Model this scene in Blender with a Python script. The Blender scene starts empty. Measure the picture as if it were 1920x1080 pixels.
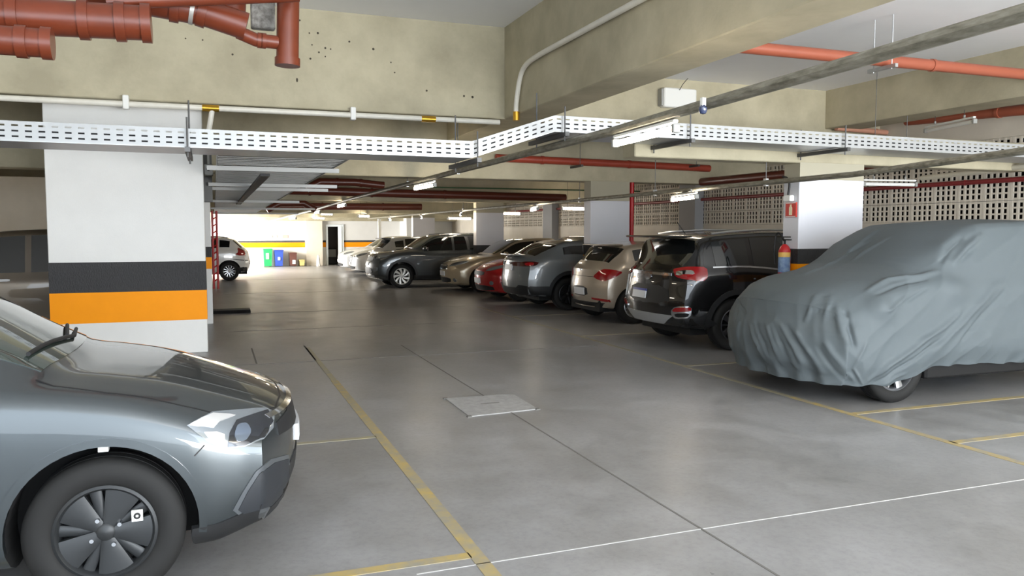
import bpy, bmesh, math, random
import numpy as np
from mathutils import Vector, Matrix, noise
from mathutils.bvhtree import BVHTree
from mathutils.geometry import delaunay_2d_cdt

random.seed(7)
SC = bpy.context.scene
COL = SC.collection
PI = math.pi

# ------------------------------------------------------------------ camera
FPX, CX, CY = 1500.0, 960.0, 540.0
VPX, HY, EYE = 400.0, 433.0, 1.6
PITCH = math.atan((CY - HY) / FPX)
YAW = math.atan((CX - VPX) / (FPX / math.cos(PITCH)))
CAM = Vector((0, 0, EYE))
FWD = Vector((math.sin(YAW) * math.cos(PITCH), math.cos(YAW) * math.cos(PITCH), -math.sin(PITCH)))
RGT = Vector((math.cos(YAW), -math.sin(YAW), 0))
UPV = RGT.cross(FWD)
cam_d = bpy.data.cameras.new('camera')
cam_d.sensor_fit = 'HORIZONTAL'; cam_d.sensor_width = 36.0
cam_d.lens = 36.0 * FPX / 1920.0
cam_d.clip_start = 0.05; cam_d.clip_end = 300
cam = bpy.data.objects.new('camera', cam_d)
cam.matrix_world = Matrix((
    (RGT.x, UPV.x, -FWD.x, CAM.x), (RGT.y, UPV.y, -FWD.y, CAM.y),
    (RGT.z, UPV.z, -FWD.z, CAM.z), (0, 0, 0, 1)))
COL.objects.link(cam)
SC.camera = cam

def ray(x, y):
    return RGT * ((x - CX) / FPX) + UPV * ((CY - y) / FPX) + FWD
def at_y(x, y, Y):
    d = ray(x, y); return CAM + d * (Y / d.y)
def at_x(x, y, X):
    d = ray(x, y); return CAM + d * (X / d.x)
def at_z(x, y, z):
    d = ray(x, y); return CAM + d * ((z - EYE) / d.z)

# ------------------------------------------------------------------ world, daylight, exposure
w = bpy.data.worlds.new('daylight'); SC.world = w; w.use_nodes = True
bg = w.node_tree.nodes['Background']
bg.inputs[0].default_value = (0.80, 0.90, 1.0, 1); bg.inputs[1].default_value = 3.0
vs = SC.view_settings
vs.view_transform = 'Standard'; vs.look = 'None'; vs.gamma = 1.0; vs.use_curve_mapping = False
vs.exposure = 0.9

def area(name, loc, rot, sx, sy, power, color):
    l = bpy.data.lights.new(name, 'AREA'); l.shape = 'RECTANGLE'
    l.size = sx; l.size_y = sy; l.energy = power; l.color = color
    o = bpy.data.objects.new(name, l); o.location = loc; o.rotation_euler = rot
    COL.objects.link(o); return o
# daylight through the open end behind the photographer (faces +Y)
area('daylight_entrance', (6.8, -5.0, 2.0), (PI / 2, 0, 0), 8.2, 3.2, 290, (0.84, 0.92, 1.0))
# added uplight for the ceiling, standing in for bounce off unseen sunlit ground
area('added_ceiling_uplight', (6.5, -7.5, 0.05), (PI - math.radians(28), 0, 0), 9, 5, 2100, (1.0, 0.97, 0.92))
# daylight through the driveway opening at the far left (faces +X)
area('daylight_driveway', (-0.55, 34.2, 1.1), (PI / 2, 0, -PI / 2), 6.0, 1.9, 620, (1.0, 0.97, 0.92))

# ------------------------------------------------------------------ materials
MATS = {}
def srgb(r, g, b):
    f = lambda c: (c / 255 / 12.92) if c / 255 <= 0.04045 else ((c / 255 + 0.055) / 1.055) ** 2.4
    return (f(r), f(g), f(b), 1)
def mat(name, rgb, rough=0.6, metal=0.0, coat=0.0, noise_amt=0.0, nscale=4.0, bump=0.0, bscale=40.0,
        emit=0.0, alpha=None, spec=0.5, rgb2=None, rough2=None, stretch=None, det=6.0):
    if name in MATS: return MATS[name]
    m = bpy.data.materials.new(name); m.use_nodes = True
    nt = m.node_tree; b = nt.nodes['Principled BSDF']
    c = srgb(*rgb)
    b.inputs['Base Color'].default_value = c
    b.inputs['Roughness'].default_value = rough
    b.inputs['Metallic'].default_value = metal
    b.inputs['Specular IOR Level'].default_value = spec
    if coat:
        b.inputs['Coat Weight'].default_value = coat; b.inputs['Coat Roughness'].default_value = 0.01
    if emit:
        b.inputs['Emission Color'].default_value = c; b.inputs['Emission Strength'].default_value = emit
    if noise_amt or bump or rgb2:
        tc = nt.nodes.new('ShaderNodeTexCoord'); vec = tc.outputs['Object']
        if stretch:
            mp = nt.nodes.new('ShaderNodeMapping'); mp.inputs['Scale'].default_value = stretch
            nt.links.new(vec, mp.inputs['Vector']); vec = mp.outputs['Vector']
        if noise_amt or rgb2:
            n = nt.nodes.new('ShaderNodeTexNoise'); n.inputs['Scale'].default_value = nscale
            n.inputs['Detail'].default_value = det; n.inputs['Roughness'].default_value = 0.62
            nt.links.new(vec, n.inputs['Vector'])
            r = nt.nodes.new('ShaderNodeValToRGB')
            e = r.color_ramp.elements
            e[0].position = 0.32; e[1].position = 0.70
            if rgb2: a_ = srgb(*rgb2)
            else: a_ = tuple(v * (1 - noise_amt) for v in c[:3]) + (1,)
            e[0].color = a_; e[1].color = c
            nt.links.new(n.outputs['Fac'], r.inputs['Fac'])
            nt.links.new(r.outputs['Color'], b.inputs['Base Color'])
            if rough2 is not None:
                mr = nt.nodes.new('ShaderNodeMapRange')
                mr.inputs['To Min'].default_value = rough; mr.inputs['To Max'].default_value = rough2
                nt.links.new(n.outputs['Fac'], mr.inputs['Value']); nt.links.new(mr.outputs['Result'], b.inputs['Roughness'])
        if bump:
            n2 = nt.nodes.new('ShaderNodeTexNoise'); n2.inputs['Scale'].default_value = bscale
            n2.inputs['Detail'].default_value = 4
            nt.links.new(vec, n2.inputs['Vector'])
            bp = nt.nodes.new('ShaderNodeBump'); bp.inputs['Strength'].default_value = bump
            bp.inputs['Distance'].default_value = 0.02
            nt.links.new(n2.outputs['Fac'], bp.inputs['Height']); nt.links.new(bp.outputs['Normal'], b.inputs['Normal'])
    MATS[name] = m
    return m

def floor_material():
    m = bpy.data.materials.new('power_trowelled_concrete'); m.use_nodes = True
    nt = m.node_tree; b = nt.nodes['Principled BSDF']; N = nt.nodes.new; L = nt.links.new
    tc = N('ShaderNodeTexCoord')
    def nz(scale, detail, st=None, rough=0.6):
        n = N('ShaderNodeTexNoise'); n.inputs['Scale'].default_value = scale; n.inputs['Detail'].default_value = detail
        n.inputs['Roughness'].default_value = rough
        if st:
            mp = N('ShaderNodeMapping'); mp.inputs['Scale'].default_value = st
            L(tc.outputs['Object'], mp.inputs['Vector']); L(mp.outputs['Vector'], n.inputs['Vector'])
        else: L(tc.outputs['Object'], n.inputs['Vector'])
        return n
    a = nz(0.55, 8, (1, 0.7, 1)); c = nz(3.2, 8); f = nz(26, 6, None, 0.75)
    r1 = N('ShaderNodeValToRGB'); r1.color_ramp.elements[0].position = 0.33; r1.color_ramp.elements[1].position = 0.68
    r1.color_ramp.elements[0].color = srgb(134, 133, 132); r1.color_ramp.elements[1].color = srgb(162, 162, 164)
    L(a.outputs['Fac'], r1.inputs['Fac'])
    r2 = N('ShaderNodeValToRGB'); r2.color_ramp.elements[0].position = 0.30; r2.color_ramp.elements[1].position = 0.66
    r2.color_ramp.elements[0].color = (0.80, 0.795, 0.78, 1); r2.color_ramp.elements[1].color = (1, 1, 1, 1)
    L(c.outputs['Fac'], r2.inputs['Fac'])
    r3 = N('ShaderNodeValToRGB'); r3.color_ramp.elements[0].position = 0.28; r3.color_ramp.elements[1].position = 0.55
    r3.color_ramp.elements[0].color = (0.82, 0.82, 0.82, 1); r3.color_ramp.elements[1].color = (1, 1, 1, 1)
    L(f.outputs['Fac'], r3.inputs['Fac'])
    def mul(x, y):
        k = N('ShaderNodeMix'); k.data_type = 'RGBA'; k.blend_type = 'MULTIPLY'; k.inputs[0].default_value = 1
        L(x, k.inputs[6]); L(y, k.inputs[7]); return k.outputs[2]
    L(mul(mul(r1.outputs['Color'], r2.outputs['Color']), r3.outputs['Color']), b.inputs['Base Color'])
    mr = N('ShaderNodeMapRange'); mr.inputs['To Min'].default_value = 0.20; mr.inputs['To Max'].default_value = 0.50
    L(c.outputs['Fac'], mr.inputs['Value']); L(mr.outputs['Result'], b.inputs['Roughness'])
    bp = N('ShaderNodeBump'); bp.inputs['Strength'].default_value = 0.04; bp.inputs['Distance'].default_value = 0.01
    L(c.outputs['Fac'], bp.inputs['Height']); L(bp.outputs['Normal'], b.inputs['Normal'])
    MATS['floor'] = m; return m

FLOOR = floor_material()
WHITE = mat('white_wall_paint', (226, 226, 224), 0.55, noise_amt=0.06, nscale=2.0, bump=0.05, bscale=60)
CREAM = mat('cream_wall_paint', (214, 206, 192), 0.6, noise_amt=0.10, nscale=2.5)
SLAB = mat('white_ceiling_paint', (240, 241, 243), 0.7, noise_amt=0.04, nscale=1.2)
BEAM = mat('bare_concrete_beam', (192, 184, 158), 0.75, rgb2=(166, 158, 134), nscale=1.6, bump=0.10, bscale=30)
BLACKP = mat('black_band_paint', (44, 44, 47), 0.45, noise_amt=0.3, nscale=40, bump=0.6, bscale=60, stretch=(3, 3, 0.5))
ORANGE = mat('orange_band_paint', (252, 156, 4), 0.6, noise_amt=0.05, nscale=3, spec=0.25)
GALV = mat('galvanised_steel', (196, 199, 202), 0.38, 0.75, noise_amt=0.12, nscale=14)
GALVW = mat('galvanised_tray_side', (172, 174, 175), 0.45, 0.25, noise_amt=0.06, nscale=10)
CONDM = mat('weathered_conduit', (164, 160, 146), 0.5, 0.35, rgb2=(112, 108, 94), nscale=8, stretch=(4, 1, 4))
DARKST = mat('dark_strut_steel', (92, 92, 92), 0.5, 0.6)
CABLE = mat('black_cable', (22, 22, 24), 0.6)
PVC = mat('brown_sewer_pvc', (112, 52, 32), 0.30, noise_amt=0.18, nscale=5)
PVCD = mat('dark_brown_pvc', (104, 50, 36), 0.35, noise_amt=0.15, nscale=5)
REDPIPE = mat('salmon_red_pipe', (156, 84, 62), 0.4, noise_amt=0.08, nscale=3)
REDDK = mat('dark_red_sprinkler_pipe', (128, 40, 42), 0.4)
REDBR = mat('bright_red_paint', (190, 34, 38), 0.4)
WPIPE = mat('white_plastic_pipe', (232, 228, 216), 0.4, noise_amt=0.10, nscale=8)
BRASS = mat('brass_fitting', (206, 160, 60), 0.3, 0.9)
PLASW = mat('white_plastic', (236, 236, 232), 0.4)
TUBE = mat('lit_fluorescent_tube', (255, 240, 216), 0.4, emit=20.0)
GREYBOX = mat('grey_plastic_box', (160, 160, 156), 0.5)
CHROME = mat('chrome', (220, 222, 226), 0.12, 1.0)
ALLOY = mat('silver_alloy', (190, 192, 196), 0.28, 0.9)
RUBBER = mat('tyre_rubber', (17, 17, 17), 0.75, noise_amt=0.2, nscale=30)
WELL = mat('wheel_well_black', (10, 10, 11), 0.8)
PLAST = mat('black_trim_plastic', (30, 31, 33), 0.5)
GLASS = mat('tinted_car_glass', (16, 19, 20), 0.06, 0.0, coat=0.6, spec=0.8)
GLASSC = mat('clear_windscreen', (52, 62, 58), 0.05, 0.0, coat=0.8, spec=0.8)
REDLAMP = mat('red_tail_lamp', (150, 14, 22), 0.12, coat=1.0)
LENS = mat('clear_lamp_lens', (132, 138, 144), 0.10, 0.35, coat=1.0)
PLATE = mat('white_number_plate', (214, 216, 220), 0.4)
PLATEB = mat('blue_plate_band', (40, 52, 140), 0.4)
YELLOW = mat('worn_yellow_floor_paint', (182, 158, 92), 0.5, rgb2=(146, 142, 130), nscale=9, det=8)
YELLOWF = mat('faded_yellow_floor_paint', (164, 154, 118), 0.5, rgb2=(146, 143, 134), nscale=9, det=8)

def paint(name, rgb, metal=0.35, rough=0.32):
    return mat('car_paint_' + name, rgb, rough, metal, coat=1.0)

# ------------------------------------------------------------------ mesh helpers
class MB:
    def __init__(s): s.v = []; s.f = []; s.m = []
    def add(s, vs_, fs, mi=0):
        o = len(s.v); s.v += [tuple(v) for v in vs_]; s.f += [tuple(i + o for i in f) for f in fs]; s.m += [mi] * len(fs); return s
    def box(s, x0, x1, y0, y1, z0, z1, mi=0, bev=0.0):
        if bev:
            b = bev; vs_ = []
            for z, ins in ((z0, b), (z0 + b, 0), (z1 - b, 0), (z1, b)):
                a0, a1, c0, c1 = x0 + ins, x1 - ins, y0 + ins, y1 - ins
                vs_ += [(a0 + b, c0, z), (a1 - b, c0, z), (a1, c0 + b, z), (a1, c1 - b, z), (a1 - b, c1, z), (a0 + b, c1, z), (a0, c1 - b, z), (a0, c0 + b, z)]
            fs = [tuple(range(7, -1, -1)), tuple(range(24, 32))]
            for k in range(3):
                for i in range(8):
                    j = (i + 1) % 8; fs.append((k * 8 + i, k * 8 + j, k * 8 + 8 + j, k * 8 + 8 + i))
            return s.add(vs_, fs, mi)
        vs_ = [(x0, y0, z0), (x1, y0, z0), (x1, y1, z0), (x0, y1, z0), (x0, y0, z1), (x1, y0, z1), (x1, y1, z1), (x0, y1, z1)]
        return s.add(vs_, [(3, 2, 1, 0), (4, 5, 6, 7), (0, 1, 5, 4), (1, 2, 6, 5), (2, 3, 7, 6), (3, 0, 4, 7)], mi)
    def tube(s, pts, r, n=12, mi=0, caps=True):
        pts = [Vector(p) for p in pts]; rings = []
        rr = r if isinstance(r, (list, tuple)) else [r] * len(pts)
        t0 = (pts[1] - pts[0]).normalized()
        u = t0.orthogonal().normalized()
        base = len(s.v)
        for i, p in enumerate(pts):
            if i == 0: t = pts[1] - pts[0]
            elif i == len(pts) - 1: t = pts[-1] - pts[-2]
            else: t = (pts[i + 1] - pts[i]).normalized() + (pts[i] - pts[i - 1]).normalized()
            t.normalize(); u = (u - t * u.dot(t)).normalized(); v = t.cross(u)
            for k in range(n):
                a = 2 * PI * k / n; q = p + (u * math.cos(a) + v * math.sin(a)) * rr[i]; s.v.append(tuple(q))
        for i in range(len(pts) - 1):
            for k in range(n):
                k2 = (k + 1) % n
                s.f.append((base + i * n + k, base + i * n + k2, base + (i + 1) * n + k2, base + (i + 1) * n + k)); s.m.append(mi)
        if caps:
            s.f.append(tuple(base + k for k in range(n - 1, -1, -1))); s.m.append(mi)
            e = base + (len(pts) - 1) * n; s.f.append(tuple(e + k for k in range(n))); s.m.append(mi)
        return s
    def lathe(s, prof, n=24, axis='z', mi=0, close=False, org=(0, 0, 0)):
        base = len(s.v); P = len(prof)
        for k in range(n):
            a = 2 * PI * k / n
            for (r, h) in prof:
                c, d = r * math.cos(a), r * math.sin(a)
                q = (c, d, h) if axis == 'z' else ((c, h, d) if axis == 'y' else (h, c, d))
                s.v.append((q[0] + org[0], q[1] + org[1], q[2] + org[2]))
        for k in range(n):
            k2 = (k + 1) % n
            for i in range(P - 1 + (1 if close else 0)):
                i2 = (i + 1) % P
                s.f.append((base + k * P + i, base + k2 * P + i, base + k2 * P + i2, base + k * P + i2)); s.m.append(mi)
        return s
    def prism(s, poly, h0, h1, axis='y', mi=0):
        n = len(poly)
        mk = {'y': lambda a, b, h: (a, h, b), 'z': lambda a, b, h: (a, b, h), 'x': lambda a, b, h: (h, a, b)}[axis]
        vs_ = [mk(a, b, h0) for a, b in poly] + [mk(a, b, h1) for a, b in poly]
        fs = [tuple(range(n)), tuple(range(2 * n - 1, n - 1, -1))] + [(i, i + n, (i + 1) % n + n, (i + 1) % n) for i in range(n)]
        return s.add(vs_, fs, mi)
    def mesh(s, name, mats, smooth=False, angle=35):
        me = bpy.data.meshes.new(name); me.from_pydata(s.v, [], s.f)
        for m in (mats if isinstance(mats, (list, tuple)) else [mats]): me.materials.append(m)
        if any(s.m): me.polygons.foreach_set('material_index', s.m)
        bm = bmesh.new(); bm.from_mesh(me)
        bmesh.ops.recalc_face_normals(bm, faces=bm.faces)
        if smooth:
            ca = math.radians(angle)
            for f in bm.faces: f.smooth = True
            for e in bm.edges:
                if len(e.link_faces) == 2 and e.calc_face_angle(0) > ca: e.smooth = False
        bm.to_mesh(me); bm.free(); me.update()
        return me
    def obj(s, name, mats, parent=None, smooth=False, angle=35, centre=True):
        loc = Vector((0, 0, 0))
        if parent is None and centre:
            xs = [v[0] for v in s.v]; ys = [v[1] for v in s.v]; zs = [v[2] for v in s.v]
            loc = Vector(((min(xs) + max(xs)) / 2, (min(ys) + max(ys)) / 2, min(zs)))
            s.v = [(a - loc.x, b - loc.y, c - loc.z) for a, b, c in s.v]
        elif parent is not None and centre:
            pl = WLOC.get(parent.name, Vector((0, 0, 0)))
            if pl.length: s.v = [(a - pl.x, b - pl.y, c - pl.z) for a, b, c in s.v]
        o = bpy.data.objects.new(name, s.mesh(name, mats, smooth, angle)); COL.objects.link(o)
        if parent is not None: o.parent = parent
        o.location = loc
        if parent is None: WLOC[o.name] = loc.copy()
        else: WLOC[o.name] = WLOC.get(parent.name, Vector((0, 0, 0)))
        return o
WLOC = {}   # world offset of each parent so parts may be written in world coordinates

def tag(o, label=None, cat=None, group=None, kind=None):
    if label: o['label'] = label
    if cat: o['category'] = cat
    if group: o['group'] = group
    if kind: o['kind'] = kind
    return o
def thing(name, loc, label, cat, group=None, rotz=0.0):
    o = bpy.data.objects.new(name, None); COL.objects.link(o); o.empty_display_size = 0.2
    o.location = loc; o.rotation_euler = (0, 0, rotz)
    WLOC[o.name] = Vector(loc)
    return tag(o, label, cat, group)
def struct(o, label=None):
    o['kind'] = 'structure'
    if label: o['label'] = label
    return o
def smooth_path(pts, n=6):
    pts = [Vector(p) for p in pts]; out = []
    P = [pts[0] * 2 - pts[1]] + pts + [pts[-1] * 2 - pts[-2]]
    for i in range(1, len(P) - 2):
        for k in range(n):
            t = k / n
            out.append(0.5 * ((2 * P[i]) + (P[i + 1] - P[i - 1]) * t + (2 * P[i - 1] - 5 * P[i] + 4 * P[i + 1] - P[i + 2]) * t * t
                              + (3 * P[i] - P[i - 1] - 3 * P[i + 1] + P[i + 2]) * t ** 3))
    out.append(pts[-1]); return out

# ================================================================== the setting
YA = 11.05
fl = MB().box(-6, 12.2, -5, 38.2, -0.18, 0).obj('floor', FLOOR)
struct(fl, 'trowelled grey concrete garage floor with worn yellow bay lines')
def strip_xy(name, m, pts, wd, z=0.0025):
    b = MB(); n = len(pts); L = []; R = []
    for i, p in enumerate(pts):
        a = Vector(pts[max(i - 1, 0)]); c = Vector(pts[min(i + 1, n - 1)])
        t = (c - a).normalized(); nn = Vector((-t.y, t.x)) * wd / 2
        L.append((p[0] + nn.x, p[1] + nn.y)); R.append((p[0] - nn.x, p[1] - nn.y))
    b.prism(L + R[::-1], -0.02, z, 'z')
    return b.obj(name, m, fl)
strip_xy('painted_line', YELLOW, [(1.18, 2.2), (1.18, 5.5), (1.175, 8.6)], 0.075)
strip_xy('painted_line', YELLOWF, [(1.175, 8.6), (1.17, 11.2)], 0.06)
strip_xy('painted_line', YELLOWF, [(-2.0, 6.12), (1.15, 6.12)], 0.06)
strip_xy('painted_line', YELLOW, [(-1.0, 3.68), (1.15, 3.68)], 0.07)
strip_xy('painted_line', YELLOW, [(5.19, 2.0), (5.19, 6.2)], 0.07)
strip_xy('painted_line', YELLOWF, [(5.19, 6.2), (5.19, 16)], 0.06)
strip_xy('painted_line', YELLOW, [(5.22, 5.44), (10.8, 5.44)], 0.07)
p = at_z(1785, 830, 0); strip_xy('painted_line', YELLOW, [(p.x, p.y), (10.8, p.y)], 0.07)
for yy in (8.1, 11.0, 14.0): strip_xy('painted_line', YELLOWF, [(5.22, yy), (10.8, yy)], 0.06)
JOINT = mat('dark_joint_sealant', (112, 110, 106), 0.8)
SCR = mat('pale_scratch_line', (176, 175, 173), 0.7)
strip_xy('expansion_joint', JOINT, [(2.42, 2.2), (2.43, 11)], 0.012)
strip_xy('chalk_line', SCR, [(0.85, 3.56), (2.6, 3.585), (8.6, 3.60)], 0.008)
for yy in (10.0, 13.4, 16.3, 21.5, 27.5): strip_xy('expansion_joint', JOINT, [(0.2, yy), (5.0, yy)], 0.012)
for x in (0.45, 1.15): strip_xy('expansion_joint', JOINT, [(x, 10.05), (x, 11.4)], 0.02)
a, b_, c, d = [at_z(*q, 0) for q in ((835, 748), (962, 740), (1008, 768), (880, 782))]
hatch = thing('access_cover', ((a.x + c.x) / 2, (a.y + c.y) / 2, 0), 'pale cement inspection cover set flush in the garage floor', 'floor hatch')
HATM = mat('pale_cement', (172, 171, 170), 0.8, rgb2=(150, 149, 148), nscale=14, bump=0.3)
MB().prism([(q.x, q.y) for q in (a, b_, c, d)], -0.02, 0.008, 'z').obj('cover_slab', HATM, hatch)
cc = (a + c) / 2
MB().box(cc.x - 0.09, cc.x + 0.09, cc.y - 0.012, cc.y + 0.012, 0.0, 0.0095).obj('lift_slot', JOINT, hatch)
for q in (a, c, d): MB().box(q.x - 0.02, q.x + 0.02, q.y - 0.02, q.y + 0.02, 0, 0.010).obj('corner_socket', JOINT, hatch)
# ceilings
ce = MB().box(-6, 4.02, -5, YA + 0.05, 4.52, 4.75).obj('ceiling', SLAB); struct(ce, 'white painted slab above the left bays')
ce = MB().box(4.5, 12.2, -5, YA + 0.05, 3.97, 4.2).obj('ceiling', SLAB); struct(ce, 'white painted slab above the right bays')
ce = MB().box(-6, 12.2, YA + 0.4, 38.2, 3.97, 4.2).obj('ceiling', mat('grey_ceiling_concrete', (176, 170, 156), 0.8, noise_amt=0.15, nscale=1.5)); struct(ce, 'bare slab over the far part of the garage')
# beams
def beam(x0, x1, y0, y1, z0, z1, label):
    return struct(MB().box(x0, x1, y0, y1, z0, z1, bev=0.012).obj('beam', BEAM), label)
beam(-6, 12.2, YA, YA + 0.45, 3.22, 4.6, 'deep bare concrete beam crossing the near ceiling')
beam(4.0, 4.55, -5, YA + 0.02, 3.22, 4.6, 'long concrete beam over the aisle carrying the curved white pipe')
beam(4.0, 4.55, YA + 0.43, 14.15, 3.22, 4.1, 'concrete beam continuing over the aisle beyond the cross beam')
beam(4.56, 10.95, 8.2, 8.5, 2.45, 2.84, 'shallow concrete beam behind the raised cable tray')
beam(9.8, 10.4, -5, YA + 0.02, 3.33, 4.1, 'long concrete beam over the covered car')
for y0, z0, wd in ((14.1, 2.56, .45), (21.4, 2.40, .5), (30.2, 2.25, .5), (34.0, 2.15, .5), (37.2, 2.06, .8)):
    beam(-6, 12.2, y0, y0 + wd, z0, 4.1, 'concrete cross beam low in the far ceiling')
bA = [o for o in COL.objects if o.name == 'beam'][0]
PIT = mat('drill_hole_dark', (70, 64, 54), .9)
pit = MB().lathe([(0.0005, -.004), (.014, -.004), (.016, .004)], 10, 'y').mesh('drill_hole', PIT, True)
for x, y in ((562, 38), (580, 62), (596, 62), (585, 84), (610, 90), (598, 98), (620, 92), (582, 110), (610, 106), (436, 102), (380, 75), (348, 72), (655, 78), (700, 92), (733, 117), (740, 136), (870, 180), (886, 182), (800, 170), (557, 150)):
    q = at_y(x, y, YA - .001); o = bpy.data.objects.new('drill_hole', pit); COL.objects.link(o); o.parent = bA; o.location = q - WLOC[bA.name]
    k = .6 + .6 * random.random(); o.scale = (k, 1, k * (2.2 if x == 557 else 1))
# walls
WL = MB().box(-6.2, -5.6, -5, 30.4, 0, 4.6).obj('wall_left', CREAM); struct(WL, 'cream wall behind the left bays')
struct(MB().box(-6.2, -0.62, 30.2, 30.6, 0, 4.2).obj('wall_left', CREAM), 'return wall beside the driveway opening')
struct(MB().box(-1.0, -0.6, 30.6, 38.0, 2.1, 4.2).obj('wall_left', CREAM), 'lintel over the driveway opening')
WF = MB().box(-6.2, 4.955, 38.0, 38.3, 0, 4.2).box(5.60, 12.2, 38.0, 38.3, 0, 4.2).box(4.955, 5.60, 38.0, 38.3, 1.86, 4.2).obj('wall_back', WHITE)
struct(WF, 'white far wall with black and orange bands')
for x0, x1 in ((-3, 3.95), (4.74, 4.93), (5.70, 8.9)):
    MB().box(x0, x1, 37.985, 38.02, 1.07, 1.16).obj('black_band', BLACKP, WF)
    MB().box(x0, x1, 37.985, 38.02, 0.85, 1.07).obj('orange_band', ORANGE, WF)
struct(MB().box(3.97, 4.72, 37.7, 38.1, 0, 2.1, bev=.01).obj('wall_back_pier', CREAM), 'plain cream pier on the far wall')
struct(MB().box(8.4, 9.4, 36.6, 38.1, 0, 2.4, bev=.01).obj('wall_back_pier', WHITE), 'white wall block at the end of the right row')
struct(MB().box(-5.6, -2.2, 17.5, 17.65, 0, 2.62).obj('wall_left_bay', CREAM), 'cream partition wall behind the bronze SUV')
# far door
dr = thing('door_1', (5.28, 38.0, 0), 'open white door in the far wall', 'door'); dr['kind'] = 'structure'
WFR = mat('white_door_frame', (226, 234, 238), 0.4)
MB().box(4.90, 4.99, 37.93, 38.2, 0, 1.90).obj('door_jamb', WFR, dr)
MB().box(5.60, 5.72, 37.93, 38.2, 0, 1.90).obj('door_jamb', WFR, dr)
MB().box(4.99, 5.60, 37.93, 38.2, 1.80, 1.90).obj('door_head', WFR, dr)
MB().box(5.45, 5.62, 37.90, 37.94, 0.02, 1.80).obj('door_leaf', WFR, dr)
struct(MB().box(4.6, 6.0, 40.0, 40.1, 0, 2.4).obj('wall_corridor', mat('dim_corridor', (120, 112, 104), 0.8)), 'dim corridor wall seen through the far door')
struct(MB().box(4.6, 6.0, 38.2, 40.1, -0.1, 0).obj('floor_corridor', FLOOR), 'corridor floor behind the far door')
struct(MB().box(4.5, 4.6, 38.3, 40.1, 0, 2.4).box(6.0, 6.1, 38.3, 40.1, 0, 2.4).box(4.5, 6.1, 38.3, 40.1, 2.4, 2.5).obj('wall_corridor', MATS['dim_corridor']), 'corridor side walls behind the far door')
cb = thing('cabinet', (5.3, 39.3, 0), 'small dark cabinet in the corridor beyond the far door', 'cabinet')
MB().box(5.05, 5.55, 39.1, 39.5, 0, 0.75, bev=.02).obj('body', PLAST, cb)
MB().box(5.08, 5.52, 39.09, 39.11, 0.35, 0.72).obj('screen_panel', GREYBOX, cb)
# right wall: solid base, open blocks above
WR = MB().box(11.0, 11.12, -5, 38.1, 0, 1.74).box(11.0, 11.12, -5, 38.1, 2.98, 4.2).box(11.0, 11.12, -5, 7.2, 1.74, 2.98).box(11.0, 11.12, 30.5, 38.1, 1.74, 2.98).obj('wall_right', CREAM)
struct(WR, 'cream outer wall with rows of open ventilation blocks')
struct(MB().box(11.9, 12.2, -5, 38.1, 0, 4.2).obj('wall_outer_right', mat('shade_dark_backing', (30, 28, 26), 0.9)), 'retaining wall coloured near black as the shade behind the ventilation blocks')  # near-black colour stands for the shade in the gap behind the blocks
PB, HB = 0.448, 0.31
def block_mesh():
    b = MB(); wd, hh, dp = PB, HB, 0.028
    vx = [0, .044]; hw, gp = 0.063, 0.036
    for i in range(4):
        vx += [vx[-1] + hw, vx[-1] + hw + gp]
    vx[-1] = wd
    hz, gz_ = 0.062, 0.026
    zz = [0, .036]
    for i in range(3): zz += [zz[-1] + hz, zz[-1] + hz + gz_]
    zz[-1] = hh
    e = 0.003
    for i in range(0, len(vx), 2):
        b.box(0, dp, vx[i] + (e if i == 0 else 0), vx[i + 1] - (e if i == len(vx) - 2 else 0), e, hh - e)
    for j in range(0, len(zz), 2):
        for i in range(1, len(vx) - 1, 2):
            b.box(0.004, dp - .004, vx[i], vx[i + 1], max(zz[j], e), min(zz[j + 1], hh - e))
    return b.mesh('ventilation_block', mat('cream_cobogo_block', (216, 208, 194), 0.7, noise_amt=0.08, nscale=3))
BLK = block_mesh()
ncol = int((30.5 - 7.2) / PB) + 1
for i in range(ncol):
    for j in range(4):
        o = bpy.data.objects.new('ventilation_block', BLK); COL.objects.link(o)
        o.parent = WR; o.location = Vector((11.01, 7.2 + i * PB, 1.74 + j * HB)) - WLOC[WR.name]
# pillars
def bands(o, x0, x1, y0, y1, zt, zm, zb):
    e = .004
    MB().box(x0 - e, x1 + e, y0 - e, y1 + e, zm, zt).obj('black_band', BLACKP, o)
    MB().box(x0 - e, x1 + e, y0 - e, y1 + e, zb, zm).obj('orange_band', ORANGE, o)
def pillar(x0, x1, y0, y1, z1, zt, zm, zb, label, m=WHITE):
    o = MB().box(x0, x1, y0, y1, 0, z1, bev=.008).obj('pillar', m); struct(o, label)
    bands(o, x0, x1, y0, y1, zt, zm, zb); return o
pillar(-1.92, -0.105, 11.26, 11.66, 3.3, 1.206, 0.825, 0.437, 'broad white pillar with black and orange bands beside the near car')
PWH = mat('cool_white_pillar_paint', (222, 222, 228), 0.55, noise_amt=0.03, nscale=2)
BARE = mat('bare_pillar_head', (176, 170, 150), .75)
def rpillar(x0, x1, y0, y1, z1, zh, zt, zm, zb, label):
    o = pillar(x0, x1, y0, y1, z1, zt, zm, zb, label, PWH)
    MB().box(x0 + .004, x1 - .004, y0 + .004, y1 - .004, z1 - .01, zh).obj('bare_head', BARE, o); return o
XP = 6.90
pR = rpillar(XP, 7.93, 8.2, 8.5, 2.25, 2.46, 1.375, 1.185, .93, 'white pillar carrying the fire extinguisher behind the covered car')
rpillar(6.88, 7.74, 14.1, 14.4, 2.19, 2.57, 1.33, 1.13, .88, 'white pillar between the champagne hatchback and grey coupe')
rpillar(6.97, 7.80, 21.62, 21.88, 2.12, 2.41, 1.20, .93, .62, 'white pillar behind the beige sedan and dark SUV')
rpillar(7.14, 8.0, 30.0, 30.25, 2.11, 2.26, 1.06, .80, .5, 'farthest white pillar over the white cars')
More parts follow.
